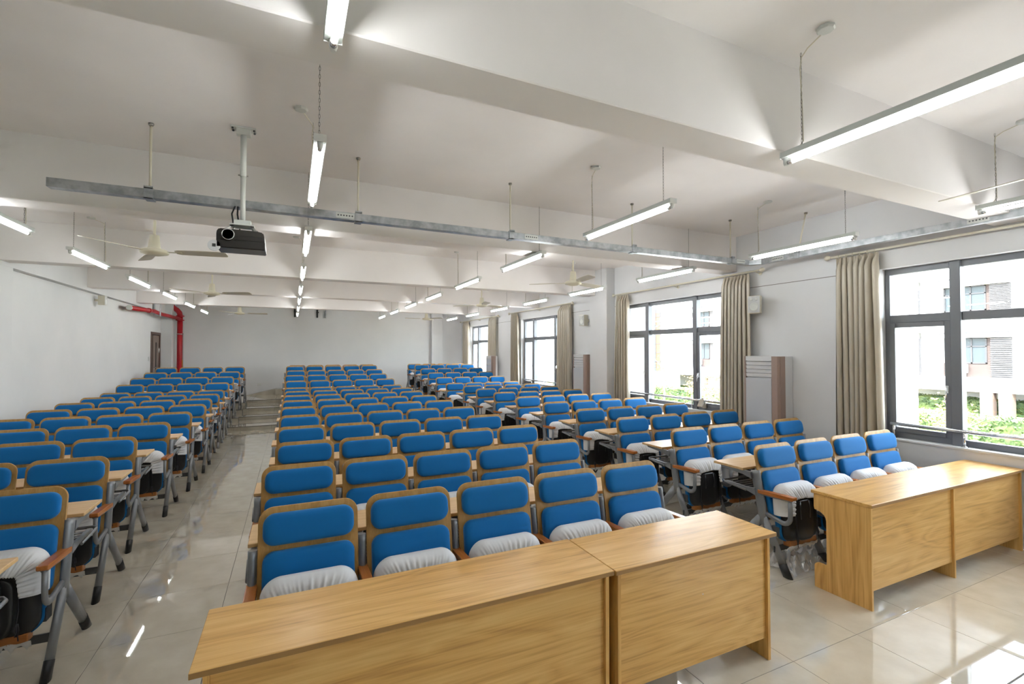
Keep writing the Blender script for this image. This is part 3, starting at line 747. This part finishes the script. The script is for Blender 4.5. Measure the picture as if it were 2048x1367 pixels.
# ------------------------------------------------------------------ galvanised trunking on rods
tk = thing('cable_trunking', 'galvanised metal trunking hung on white rods across the room', 'trunking', (0, 0, 0))
RY0, RY1, RZ0, RZ1 = 4.46, 4.54, 3.055, 3.122
CX = 5.80
obj('cross_run', MB().bbox(-1.62, CX-0.12, RY0, RY1, RZ0, RZ1, .002), 'galvanised', tk)
obj('corner_piece', MB().prism([(CX-0.12, RY0), (CX-0.02, RY0-0.11), (CX+0.04, RY0-0.11), (CX+.04, RY0-.09), (CX-0.09, RY1), (CX-0.12, RY1)], 'Z', RZ0+.001, RZ1-.001), 'galvanised', tk)
obj('side_run', MB().bbox(CX-0.02, CX+0.04, -1.5, RY0-0.11, RZ0, RZ1, .002), 'galvanised', tk)
rods = [(-1.02, 4.5, 0), (0.535, 4.5, 0), (2.08, 4.5, 0), (3.70, 4.5, 0), (5.37, 4.5, 0), (5.81, 3.85, 1), (5.81, 0.9, 1)]
for x, y, s in rods:
    r = obj('hanger_rod', MB().sweep([(x+(0.16 if s else 0), y, HC), (x, y, RZ1+.01)], 0.009, n=10), 'cream_plastic', tk)
    obj('rod_anchor', MB().lathe([(0.020, 0), (0.020, -0.012), (0.012, -0.022)], n=8, c=(x+(0.16 if s else 0), y, HC)), 'chain_steel', r)
    if s: obj('clamp', MB().bbox(x-.042, x-.028, y-.03, y+.03, RZ0-.008, RZ1+.025, .001).bbox(x-.042, x+.03, y-.03, y+.03, RZ1+.0, RZ1+.012, .001), 'galvanised', tk)
    else: obj('clamp', MB().bbox(x-.03, x+.03, RY0-.010, RY0+.0, RZ0-.010, RZ1+.022, .001).bbox(x-.03, x+.03, RY0-.01, RY1+.005, RZ0-.010, RZ0-.002, .001).bbox(x-.03, x+.03, RY0-.01, RY1+.005, RZ1, RZ1+.010, .001), 'galvanised', tk)
for x0 in (0.36, 2.25, 5.46):
    sp = obj('socket_strip', MB().bbox(x0-.02, x0+.14, RY0-.003, RY0+.001, RZ0+.012, RZ1-.008, .001), 'white_metal', tk)
    obj('socket_hole', MB().lathe([(0.007, -.0045), (0.007, 0)], axis='Y', n=8, c=(x0, RY0, (RZ0+RZ1)/2+.002)), 'dark_steel', sp)
    h = sp.children[0]
    for k in range(1, 6):
        c = h.copy(); COL.objects.link(c); c.location = (0.024*k, 0, 0); c.parent = sp
for y0 in (2.05, 4.05):
    sp = obj('socket_strip', MB().bbox(CX-.023, CX-.019, y0-.02, y0+.14, RZ0+.012, RZ1-.008, .001), 'white_metal', tk)
    for k in range(6):
        obj('socket_hole', MB().lathe([(0.007, -.0045), (0.007, 0)], axis='X', n=8, c=(CX-.02, y0+.024*k, (RZ0+RZ1)/2+.002)), 'dark_steel', sp)

# ------------------------------------------------------------------ projector
pj = thing('projector', 'dark grey projector hanging from a white ceiling pole', 'projector', (-0.37, 4.29, 2.66))
def pp(n, mb, m, par=pj): return obj(n, mb, m, par)
pm = pp('ceiling_bracket', MB().bbox(-.09, .09, -.045, .045, .978, .99, .002).bbox(-.05, .05, -.03, .03, .93, .978, .002), 'white_metal')
for sx in (-.075, .075):
    for sy in (-.025, .025): pp('bolt', MB().lathe([(.008, -.012), (.008, 0)], n=6, c=(sx, sy, .978)), 'dark_steel', pm)
pp('pole', MB().sweep([(0, 0, .235), (0, 0, .62)], .0185, n=16).sweep([(0, 0, .60), (0, 0, .94)], .0225, n=16), 'white_metal')
pp('clamp_screw', MB().sweep([(-.035, 0, .61), (.035, 0, .61)], .005, n=8), 'chain_steel')
pp('mount_plate', MB().bbox(-.06, .06, -.035, .035, .205, .245, .003).bbox(-.085, .085, -.07, .07, .195, .205, .002), 'white_metal')
for sx, sy in ((-1, -1), (1, -1), (-1, 1), (1, 1)):
    pp('mount_arm', MB().sweep([(sx*.06, sy*.05, .197), (sx*.11, sy*.10, .148)], .007, .004, n=6), 'chrome')
body = MB().prism([(-.165, .0), (-.165, .115), (-.158, .138), (-.145, .148), (.10, .148), (.148, .140), (.158, .12), (.168, -.0)], 'Y', -.115, .115)
bb = bmesh.new(); vv = [bb.verts.new(v) for v in body.v]
for f in body.f: bb.faces.new([vv[i] for i in f])
bmesh.ops.recalc_face_normals(bb, faces=bb.faces); bmesh.ops.bevel(bb, geom=list(bb.edges), offset=.006, segments=2, affect='EDGES')
bod = pp('body', MB().bm(bb), 'proj_body')
pp('lower_shell', MB().bbox(-.163, .165, -.119, .10, .004, .062, .003), 'proj_lower', bod)
pp('side_vent', MB().bbox(-.04, .150, -.1185, -.112, .066, .10, .001), 'proj_lower', bod)
ln = pp('lens_ring', MB().lathe([(.044, 0), (.046, -.018), (.0435, -.024), (.037, -.024), (.034, -.008)], axis='Y', n=28, c=(-.085, -.113, .100)), 'proj_lower')
pp('bright_rim', MB().lathe([(.0425, -.001), (.0425, -.006), (.0385, -.006), (.0385, -.001)], axis='Y', n=28, c=(-.085, -.1375, .100)), 'lens_ring', ln)
pp('lens', MB().lathe([(.034, -.004), (.024, -.012), (.010, -.016), (.001, -.017)], axis='Y', n=24, c=(-.085, -.118, .100)), 'lens_glass', ln)
cp = pp('lens_cap', MB().lathe([(.041, -.004), (.043, .004), (.041, .012), (.036, .012), (.034, .002)], axis='Y', n=24, c=(-.178, -.115, .012)), 'clear_plastic')
pp('cap_tab', MB().bbox(-.19, -.166, -.121, -.119, 0, .024, .001), 'dark_steel', cp)
for k, sx in enumerate((-.02, .02)): pp('signal_cable', MB().sweep([(sx-.05, .1, .146), (sx-.05, .11, .2), (sx-.07, .14, .33), (sx*.5-.06, .165, .40)], .006, n=8), 'black_rubber')

# ------------------------------------------------------------------ curtains, rods, rails
RODX, RODZ = 6.155, 3.05
def rod(y0, y1, label):
    t = thing('curtain_rod', label, 'curtain rod', (RODX, y0, RODZ), 'cream curtain rods')
    obj('pole', MB().sweep([(0, 0, 0), (0, y1-y0, 0)], .014, n=12), 'cream_plastic', t)
    for yy, s in ((0, -1), (y1-y0, 1)):
        if YF < y0+yy < YB: obj('finial', MB().lathe([(.014, 0), (.02, .01*s), (.034, .035*s), (.034, .05*s), (.02, .072*s), (.004, .08*s)], axis='Y', n=14, c=(0, yy, 0)), 'cream_plastic', t)
    for yy in (0.06, (y1-y0)/2, y1-y0-.06):
        obj('rod_bracket', MB().sweep([(0, yy, -.016), (.06, yy, -.03), (XR-RODX-.001, yy, -.03)], .008, n=8).lathe([(.03, -.008), (.028, 0)], axis='X', n=12, c=(XR-RODX-.0, yy, -.03)), 'cream_plastic', t)
rod(0.15, 3.66, 'cream curtain rod above the nearest window')
rod(4.66, 8.06, 'cream curtain rod above the second window')
rod(9.76, 13.36, 'cream curtain rod above the third window')
rod(14.33, 18.05, 'cream curtain rod above the window by the back wall')
def curtain(y0, y1, yb0, yb1, label, seed, nf, amp=0.064):
    rnd = random.Random(seed); t = thing('curtain', label, 'curtain', (RODX, (y0+y1)/2, 0), 'beige satin curtains')
    ns, nz = nf*12, 26; ztop, zbot = RODZ-0.028, 0.12
    ph = [rnd.uniform(0, 6.28) for _ in range(8)]; cy = (y0+y1)/2; vs = []; fs = []
    for j in range(nz+1):
        q = j/nz; q2 = q**1.6; z = ztop + (zbot-ztop)*q2
        g = min(1, max(0, (ztop-z)/0.14)); 
        spread = g*g*(3-2*g)
        for i in range(ns+1):
            u = i/ns
            uu = u + 0.012*math.sin(7*u+ph[0])
            ya = y0+(y1-y0)*uu; yb = yb0+(yb1-yb0)*uu
            mixv = min(1, q*1.1); yy = ya + (yb-ya)*mixv + 0.01*math.sin(3.1*q+ph[1]+9*u)
            a = 2*PI*nf*u + 0.7*math.sin(5*u+ph[2]) + 0.35*math.sin(2.2*q+ph[3])
            am = 0.012 + amp*spread*(0.72+0.28*math.sin(6*u+ph[4]))
            xx = am*(math.sin(a) + 0.22*math.sin(2*a+ph[5])*spread) + (0.008*math.sin(a*2) if q < .06 else 0)
            yy += spread*abs(y1-y0)/nf*0.27*math.sin(2*a+0.25)
            vs.append((xx-0.0, yy-cy, z))
    for j in range(nz):
        for i in range(ns): fs.append((j*(ns+1)+i, j*(ns+1)+i+1, (j+1)*(ns+1)+i+1, (j+1)*(ns+1)+i))
    obj('cloth', MB().add(vs, fs, True), 'curtain', t)
    nr = max(4, int(abs(y1-y0)/0.075)); rm = None
    for i in range(nr):
        yy = y0 + (y1-y0)*(i+.5)/nr - cy
        if rm is None:
            pts = [(0.021*math.cos(2*PI*k/10), 0, 0.021*math.sin(2*PI*k/10)) for k in range(11)]
            rm = MB().sweep(pts, .003, n=5, up=(0, 1, 0), cap=False).mesh('ring'); rm.materials.append(M['cream_plastic'])
        obj('ring', rm, None, t, (0, yy, RODZ-.006))
curtain(3.60, 3.12, 3.62, 3.10, 'beige satin curtain at the far side of the nearest window', 1, 7)
curtain(5.30, 4.82, 5.38, 4.82, 'beige satin curtain behind the near wall speaker and air conditioner', 2, 8)
curtain(8.02, 7.62, 8.12, 7.58, 'beige satin curtain beside the square pillar', 3, 6)
curtain(10.30, 9.82, 10.42, 9.78, 'beige satin curtain at the near side of the third window', 4, 7)
curtain(13.22, 12.78, 13.26, 12.66, 'beige satin curtain at the far side of the third window', 5, 6)
curtain(15.10, 14.46, 15.18, 14.46, 'beige satin curtain behind the farthest air conditioner', 6, 7, 0.026)
curtain(17.78, 17.18, 17.82, 17.05, 'beige satin curtain nearest the back wall', 7, 6)
def guard(y0, y1, label, two):
    t = thing('guard_rail', label, 'rail', (6.30, y0, 0), 'chrome window rails')
    obj('top_rail', MB().sweep([(0, 0, 1.035), (0, y1-y0, 1.035)], .019, n=12), 'chrome', t)
    if two: obj('lower_rail', MB().sweep([(0, 0, .90), (0, y1-y0, .90)], .010, n=8), 'chrome', t)
    for yy in (0.03, .66, y1-y0-.66, y1-y0-.03):
        p = obj('rail_post', MB().sweep([(0, yy, .874), (0, yy, 1.035)], .013, n=10), 'chrome', t)
        obj('base_flange', MB().lathe([(.03, .874), (.028, .882), (.015, .886)], n=12, c=(0, yy, 0)), 'chrome', p)
guard(0.66, 3.10, 'chrome hand rail in front of the nearest window', False)
guard(5.44, 7.86, 'chrome hand rail in front of the second window', False)
guard(10.24, 12.80, 'chrome double guard rail at the third window', True)
guard(14.76, 17.20, 'chrome double guard rail at the window by the back wall', True)

tb = thing('curtain_tieback', 'small beige folded cloth band hanging over the second window rail', 'cloth', (6.30, 5.86, 0))
obj('band', MB().prism([(-.02, 1.056), (.02, 1.056), (.05, .92), (.035, .905), (.0, 1.03), (-.07, .93), (-.085, .945)], 'Y', -.045, .045), 'curtain', tb)
obj('knot', MB().lathe([(.008, .0), (.02, .008), (.02, .022), (.006, .03)], n=10, c=(0, 0, 1.054)), 'curtain', tb)
# ------------------------------------------------------------------ air conditioners, speakers
def aircon(y0, label, zt=1.80, x0=5.97, d=.28):
    t = thing('air_conditioner', label, 'air conditioner', (x0, y0, 0), 'floor standing air conditioners')
    w = .55
    obj('cabinet', MB().bbox(.035, d, 0, w, 0, zt, .006), 'ac_white', t)
    fr = obj('front_frame', MB().prism([(.035, .002), (.0, .03), (.0, .115), (.035, .115)], 'Z', .02, zt-.002), 'ac_brown', t)
    obj('front_frame', MB().bbox(.0, .034, w-.03, w-.002, .02, zt-.002, .002), 'ac_brown', t)
    obj('corner_trim', MB().bbox(.02, .12, -.004, .001, .02, zt-.002, .002), 'ac_brown', t)
    obj('top_cap', MB().bbox(.0, .036, .115, w-.03, zt-.07, zt, .003), 'ac_white', t)
    for k in range(4):
        obj('louver', MB().prism([(.036, zt-.075-.055*k), (.004, zt-.078-.055*k), (.010, zt-.126-.055*k), (.036, zt-.128-.055*k)], 'Y', .117, w-.032), 'ac_white', t)
    obj('front_glass', MB().bbox(-.003, .034, .117, w-.032, .10, zt-.31, .003), 'ac_glass', t)
    obj('base', MB().bbox(.004, .034, .117, w-.032, .01, .095, .003), 'ac_white', t)
    obj('intake_grille', MB().bbox(.03, .09, -.008, -.003, .55, .78, .002), 'ac_brown', t)
    obj('badge', MB().bbox(.045, .075, -.009, -.003, .50, .53, .001), 'ac_dark', t)
aircon(4.24, 'tall white and brown air conditioner standing nearest, under the speaker')
aircon(8.86, 'tall air conditioner half hidden by the square pillar', 1.80)
aircon(14.25, 'tall air conditioner farthest away, beside the back window', 1.72, 5.94, .185)
def speaker(x, y, z, rz, label, s=1.0):
    t = thing('wall_speaker', label, 'speaker', (x, y, z), 'cream wall speakers', rz)
    obj('cabinet', MB().prism([(-.085*s, -.10*s), (.085*s, -.10*s), (.06*s, .055*s), (-.06*s, .055*s)], 'Z', -.125*s, .125*s), 'cream_plastic', t)
    g = obj('grille', MB().bbox(-.080*s, .080*s, -.108*s, -.099*s, -.118*s, .118*s, .003), 'speaker_grille', t)
    obj('woofer', MB().lathe([(.062*s, 0), (.060*s, -.005*s), (.045*s, -.001*s), (.02*s, -.004*s)], axis='Y', n=22, c=(0, -.107*s, -.035*s)), 'white_metal', g)
    for sx in (-.035, .035): obj('tweeter', MB().lathe([(.024*s, 0), (.022*s, -.004*s), (.008*s, -.006*s)], axis='Y', n=16, c=(sx*s, -.107*s, .075*s)), 'white_metal', g)
    obj('wall_mount', MB().bbox(-.02*s, .02*s, .05*s, .14*s, -.03*s, .03*s, .003), 'cream_plastic', t)
speaker(6.13, 4.70, 2.545, math.radians(-70), 'cream wall speaker above the nearest air conditioner')
speaker(6.13, 9.15, 2.585, math.radians(-78), 'cream wall speaker beyond the square pillar')
speaker(-3.585, 12.35, 2.92, math.radians(88), 'small cream wall speaker high on the left wall', .75)

# ------------------------------------------------------------------ red sprinkler pipe
rp = thing('fire_pipe', 'red fire pipe rising in the back left corner with a branch along the wall', 'pipe', (-3.25, 17.98, 0.39))
def rpart(n, mb, m='red_paint', par=None): 
    return obj(n, xform(mb, Matrix.Translation((3.25, -17.98, -.39))), m, par or rp)
rpart('riser', MB().sweep([(-3.25, 17.98, .39), (-3.25, 17.98, 3.02)], .075, n=18))
rpart('elbow', MB().sweep([(-3.25, 17.98, 3.0), (-3.27, 17.98, 3.10), (-3.33, 17.98, 3.18), (-3.42, 17.98, 3.24), (-3.47, 17.98, 3.32), (-3.48, 17.98, 3.45), (-3.48, 17.98, HC)], .075, n=16))
for z in (2.86, 2.99): rpart('flange', MB().lathe([(.115, -.014), (.115, .014)], n=18, c=(-3.25, 17.98, z)))
rpart('coupling', MB().lathe([(.092, -.03), (.092, .03)], n=16, c=(-3.48, 17.98, 3.42)))
rpart('pipe_clamp', MB().lathe([(.10, -.012), (.10, .012)], n=16, c=(-3.25, 17.98, 2.42)), 'chrome')
br = rpart('branch_pipe', MB().sweep([(-3.25, 17.95, 2.90), (-3.44, 16.5, 2.945), (-3.48, 16.2, 2.97), (-3.49, 16.0, 2.985), (-3.50, 13.85, 2.90)], .052, n=14))
rpart('end_cap', MB().sweep([(-3.50, 13.87, 2.90), (-3.50, 13.82, 2.90)], .060, n=14), 'white_metal')
rpart('coupling', MB().sweep([(-3.492, 15.55, 2.967), (-3.492, 15.42, 2.962)], .064, n=14))
rpart('hanger_strap', MB().bbox(-3.56, -3.545, 16.25, 16.33, 2.88, HC, .002).bbox(-3.42, -3.405, 16.25, 16.33, 2.88, HC, .002).bbox(-3.56, -3.405, 16.25, 16.33, 2.865, 2.88, .002), 'galvanised')
rpart('gauge', MB().bbox(-3.18, -3.165, 17.95, 17.99, 1.35, 1.60, .004), 'yellow_paint')
rpart('valve_cord', MB().sweep([(-3.16, 17.93, 2.45), (-3.155, 17.93, 1.85), (-3.15, 17.93, 1.30)], .006, n=6), 'dark_steel')

# small fittings on the walls
sk = obj('wall_socket', MB().bbox(-.06, .06, -.012, 0, -.043, .043, .003), 'switch_plate', None, (-1.02, YB, .745)); tag(sk, 'white double socket low on the back wall in the left aisle', 'socket')
obj('socket_face', MB().bbox(-.05, -.004, -.015, -.011, -.034, .034, .002).bbox(.004, .05, -.015, -.011, -.034, .034, .002), 'white_metal', sk)
sk2 = obj('wall_socket', MB().bbox(-.06, .06, -.012, 0, -.043, .043, .003), 'switch_plate', None, (3.28, YB, .75)); tag(sk2, 'white double socket low on the back wall in the right aisle', 'socket')
obj('socket_face', MB().bbox(-.05, -.004, -.015, -.011, -.034, .034, .002).bbox(.004, .05, -.015, -.011, -.034, .034, .002), 'white_metal', sk2)
sw = obj('light_switch', MB().bbox(0, .012, -.043, .043, -.06, .06, .003), 'switch_plate', None, (XL, 16.42, 1.66)); tag(sw, 'white light switch beside the door on the left wall', 'switch')
obj('rocker', MB().bbox(.011, .016, -.025, .025, -.035, .035, .002), 'white_metal', sw)
for i, (x, lab) in enumerate([(0.06, 'short black bracket high on the back wall, left of three'), (0.79, 'short black bracket high on the back wall, middle of three'), (1.03, 'short grey double bracket high on the back wall, right of three')]):
    bkt = thing('wall_bracket', lab, 'bracket', (x, YB, 3.1), 'brackets on the back wall')
    mm = 'black_rubber' if i < 2 else 'galvanised'
    obj('bracket_rail', MB().bbox(-.028, .028 if i < 2 else -.005, -.05, 0, -.02, .34, .004), mm, bkt)
    if i == 2: obj('bracket_rail', MB().bbox(.03, .06, -.05, 0, -.02, .34, .004), mm, bkt)
    obj('wall_clip', MB().bbox(-.035, .055, -.055, -.02, .15, .19, .003), mm, bkt)

# ------------------------------------------------------------------ clear plastic wrapping lying under the seats
def film(cx, cy, w, d, h, label, seed):
    rnd = random.Random(seed); n = 22; vs = []; fs = []; ph = [rnd.uniform(0, 6.28) for _ in range(10)]
    for i in range(n+1):
        for j in range(n+1):
            u, v = i/n, j/n
            f = (math.sin(7*u+5*v+ph[0]) + math.sin(13*u-9*v+ph[1]) + .6*math.sin(23*u+17*v+ph[2]) + .5*math.sin(31*v-19*u+ph[3]))/3.1
            e = min(u, 1-u, v, 1-v)*4; e = min(1, e+.15)
            vs.append(((u-.5)*w*(1+.12*math.sin(5*v+ph[4])), (v-.5)*d*(1+.15*math.sin(4*u+ph[5])), 0.004 + h*e*(0.55+0.45*f)))
    for i in range(n):
        for j in range(n): fs.append((i*(n+1)+j, (i+1)*(n+1)+j, (i+1)*(n+1)+j+1, i*(n+1)+j+1))
    o = obj('plastic_wrap', MB().add(vs, fs, False), 'film', None, (cx, cy, 0)); tag(o, label, 'plastic wrap', 'clear plastic wrapping on the floor')
film(3.95, 2.72, .38, .34, .16, 'crumpled clear plastic wrap under the window-side front row aisle chair', 1)
film(4.45, 2.70, .55, .40, .18, 'crumpled clear plastic wrap behind the right table near its left leg', 2)
film(3.35, 3.55, .30, .35, .05, 'flat clear plastic scrap on the right aisle floor', 3)
film(4.15, 3.75, .60, .35, .14, 'crumpled clear plastic wrap under the second row by the windows', 4)

# ------------------------------------------------------------------ outdoors
GZ = -2.41
struct('ground_outside', MB().box(XR+WT+.02, 90, -40, 110, GZ-.3, GZ), 'lawn')
struct('bounce_slab_outside', MB().box(XR+WT+.02, 24.5, -40, 110, GZ, GZ+.02), 'concrete')  # pale slab added out of view to keep green lawn bounce off the ceiling
struct('paved_path', MB().box(33.5, 42.5, -40, 110, GZ, GZ+.02), 'paving')
# tiled fins outside, one beyond each window
for i, (a, b2) in enumerate(WIN[:4]):
    y0 = b2 + .03
    fo = tag(obj('tiled_fin', MB().box(XR+WT, 7.12, y0, y0+.5, GZ, 4.2), 'fin_joint'), 'pale tiled fin wall outside beyond window %s from the front' % ORD[i+1], kind='structure')
    fm = None
    if i < 2:
        for r in range(20):
            for c in range(3):
                xx = XR+WT+.005 + c*.17 + (0.085 if r % 2 else 0); x2 = min(xx+.163, 7.118)
                if x2-xx < .02: continue
                obj('tile', MB().bbox(xx, x2, y0-.004, y0+.003, .9+r*.098, .9+r*.098+.091, .001), 'fin_tile', fo)
    else: obj('tile_face', MB().box(XR+WT, 7.12, y0-.003, y0+.003, .5, 3.9), 'fin_tile', fo)
struct('eave_outside', MB().box(XR+WT, 7.12, YF, YB, 2.93, 3.3), 'facade_white')
# hedge
def leaves(n, fx, size, seed):
    rnd = random.Random(seed); vs = []; fs = []
    for i in range(n):
        c = Vector(fx(rnd)); a = Vector((rnd.gauss(0, 1), rnd.gauss(0, 1), rnd.gauss(0, 1))).normalized(); b2 = a.orthogonal().normalized(); s = size*rnd.uniform(.6, 1.3)
        o = len(vs); vs += [c+a*s, c+b2*s*.5, c-a*s, c-b2*s*.5]; fs.append((o, o+1, o+2, o+3))
    return MB().add(vs, fs)
def hedge(x0, x1, y0, y1, h, label, n, seed):
    t = thing('hedge', label, 'hedge', ((x0+x1)/2, (y0+y1)/2, GZ), 'clipped hedges')
    w, d = (x1-x0)/2, (y1-y0)/2
    obj('hedge_core', MB().bbox(-w+.06, w-.06, -d+.06, d-.06, 0, h-.06, .03), 'leaf_green', t)
    def f(r):
        s = r.random()
        if s < .45: return (r.uniform(-w, w), r.uniform(-d, d), h+r.uniform(-.08, .05))
        if s < .9: return (-w+r.uniform(-.06, .05), r.uniform(-d, d), r.uniform(0, h))
        return (r.uniform(-w, w), r.choice((-d, d)), r.uniform(0, h))
    tag(obj('leaves', leaves(n, f, .09, seed), 'leaf_green', t), kind='stuff')
hedge(29.0, 30.4, 6, 34, 1.2, 'clipped green hedge on the lawn outside the nearest window', 9000, 1)
hedge(43.0, 44.2, 8, 20, 1.0, 'green hedge behind the facade pillars across the courtyard', 2500, 2)
def tree(x, y, h, sp, m, label, seed, nb=9, nl=900):
    rnd = random.Random(seed); t = thing('tree', label, 'tree', (x, y, GZ), 'courtyard trees')
    mb = MB().sweep([(0, 0, 0), (.05, .03, h*.35), (-.03, .06, h*.7), (0, 0, h*.95)], [.09, .07, .045, .015], [.09, .07, .045, .015], n=8)
    tips = []
    for k in range(nb):
        a = 2*PI*k/nb + rnd.uniform(-.3, .3); z0 = h*rnd.uniform(.3, .75); r = sp*rnd.uniform(.6, 1)
        p = (r*math.cos(a), r*math.sin(a), z0 + h*rnd.uniform(.12, .3)); tips.append(p)
        mb.sweep([(0, .03, z0), (p[0]*.5, p[1]*.5, (z0+p[2])/2+.05), p], [.03, .02, .008], [.03, .02, .008], n=6)
    obj('trunk', mb, 'bark', t)
    def f(r):
        p = r.choice(tips + [(0, 0, h*.9)]); q = r.random()**.5
        return (p[0]*q+r.gauss(0, sp*.22), p[1]*q+r.gauss(0, sp*.22), h*.45+(p[2]-h*.45)*q+r.gauss(0, h*.09))
    tag(obj('foliage', leaves(nl, f, .07, seed+9), m, t), kind='stuff')
tree(24.0, 25.8, 4.3, 1.3, 'leaf_green', 'pale leafy young tree seen through the second window', 3)
tree(22.0, 20.3, 3.4, 1.2, 'leaf_yellow', 'yellow-leaved young tree at the right of the second window', 4)
tree(24.0, 9.6, 2.4, .9, 'leaf_yellow', 'small yellow-leaved shrub tree outside the nearest window', 5, 8, 500)
for i, (x, y, r) in enumerate([(25.5, 23.0, .9), (23.5, 22.0, .75)]):
    t = thing('shrub', ['rounded green shrub under the second window view, left', 'rounded green shrub under the second window view, right'][i], 'shrub', (x, y, GZ), 'courtyard shrubs')
    obj('stem', MB().sweep([(0, 0, 0), (0, 0, r)], .05, n=6), 'bark', t)
    tag(obj('foliage', leaves(900, lambda q: tuple((Vector((q.gauss(0, 1), q.gauss(0, 1), q.gauss(0, 1))).normalized()*r*q.uniform(.7, 1) + Vector((0, 0, r*1.3)))), .10, 40+i), 'leaf_green', t), kind='stuff')
# building across the courtyard
FXX = 42.0
bd = thing('courtyard_building', 'white multi-storey building with louvers across the courtyard', 'building', (FXX, 30, GZ))
def bp_(n, mb, m, par=None): return obj(n, xform(mb, Matrix.Translation((-FXX, -30, -GZ))), m, par or bd)
bp_('core_wall', MB().box(FXX+3.0, FXX+9, 6, 75, GZ, 13.5), 'facade_white')
for z0, z1 in ((-.855, .093), (3.246, 4.142), (7.01, 7.95), (10.8, 13.6)): bp_('floor_band', MB().box(FXX, FXX+3.1, 6, 75, z0, z1), 'facade_white')
bays = [13.97, 20.2, 26.4, 32.6, 37.3, 49.5, 55.7]
for bi, y in enumerate(bays):
    for zi, (zb, z0, z1, zt) in enumerate([(.093, 1.04, 2.83, 3.246), (4.142, 4.68, 6.41, 7.01), (7.95, 8.5, 10.2, 10.8)]):
        lv = bp_('louver_panel', MB().box(FXX+.45, FXX+.5, y, y+1.02, zb, z1), 'facade_louver')
        sl = MB()
        n = 22
        for k in range(n): sl.box(FXX+.36, FXX+.44, y, y+1.02, zb+(z1-zb)*k/n, zb+(z1-zb)*(k+.45)/n)
        bp_('slats', sl, 'facade_slat', lv)
        bp_('wall_panel', MB().box(FXX+.55, FXX+.7, y+1.02, y+3.6, zb, z0), 'facade_brick')
        bp_('wall_panel', MB().box(FXX+.55, FXX+.7, y+1.02, y+1.24, z0, z1), 'facade_brick')
        wn_ = bp_('window', MB().box(FXX+.5, FXX+.6, y+1.24, y+3.5, z1-.08, z1).box(FXX+.5, FXX+.6, y+1.24, y+3.5, z0, z0+.08).box(FXX+.5, FXX+.6, y+1.24, y+1.32, z0, z1).box(FXX+.5, FXX+.6, y+2.0, y+2.08, z0, z1).box(FXX+.5, FXX+.6, y+3.42, y+3.5, z0, z1).box(FXX+.5, FXX+.6, y+1.24, y+3.5, z0+1.15, z0+1.22), 'facade_dark')
        bp_('pane', MB().box(FXX+.55, FXX+.57, y+1.3, y+3.44, z0+.06, z1-.06), 'facade_glass', wn_)
        bp_('header', MB().box(FXX+.1, FXX+.75, y, y+3.6, z1, zt), 'facade_white')
        bp_('shadow_gap', MB().box(FXX-.02, FXX+.05, y, y+3.6, zt-.14, zt-.03) if zi else MB().box(FXX-.02, FXX+.05, y, y+3.6, 3.10, 3.22), 'facade_dark')
        bp_('side_pier', MB().box(FXX, FXX+.8, y+3.6, y+4.66, zb, zt), 'facade_white')
        bp_('side_louver', MB().box(FXX+.3, FXX+.4, y+4.66, y+4.96, zb, z1), 'facade_louver')
        if bi+1 < len(bays): bp_('side_pier', MB().box(FXX+.02, FXX+.8, y+4.96, bays[bi+1], zb, zt), 'facade_white')
        if zi == 0: bp_('outdoor_unit', MB().bbox(FXX-.05, FXX+.45, y+2.2, y+3.05, .40, .98, .02), 'facade_white')
for y in (13.86, 14.78, 20.2, 26.4, 32.6, 38.8, 49.5): bp_('pillar', MB().box(FXX-.1, FXX+.55, y, y+.62, GZ, -.855), 'facade_dark' if False else 'paving')
sw_ = bp_('stair_tower', MB().box(FXX-1.6, FXX-.2, 42.3, 47.5, GZ, 13), 'facade_white')
bp_('orange_panel', MB().box(FXX-1.66, FXX-1.6, 43.95, 44.75, -.5, 6.6), 'facade_orange', sw_)
bp_('stair_glazing', MB().box(FXX-1.66, FXX-1.6, 44.75, 45.56, -.5, 7.2), 'facade_glass', sw_)
for k in range(7): bp_('glazing_bar', MB().box(FXX-1.70, FXX-1.6, 43.95, 45.56, -.5+k*1.1, -.42+k*1.1), 'facade_dark', sw_)
for y in (43.92, 44.72, 45.53): bp_('glazing_bar', MB().box(FXX-1.70, FXX-1.6, y, y+.07, -.5, 7.2), 'facade_dark', sw_)
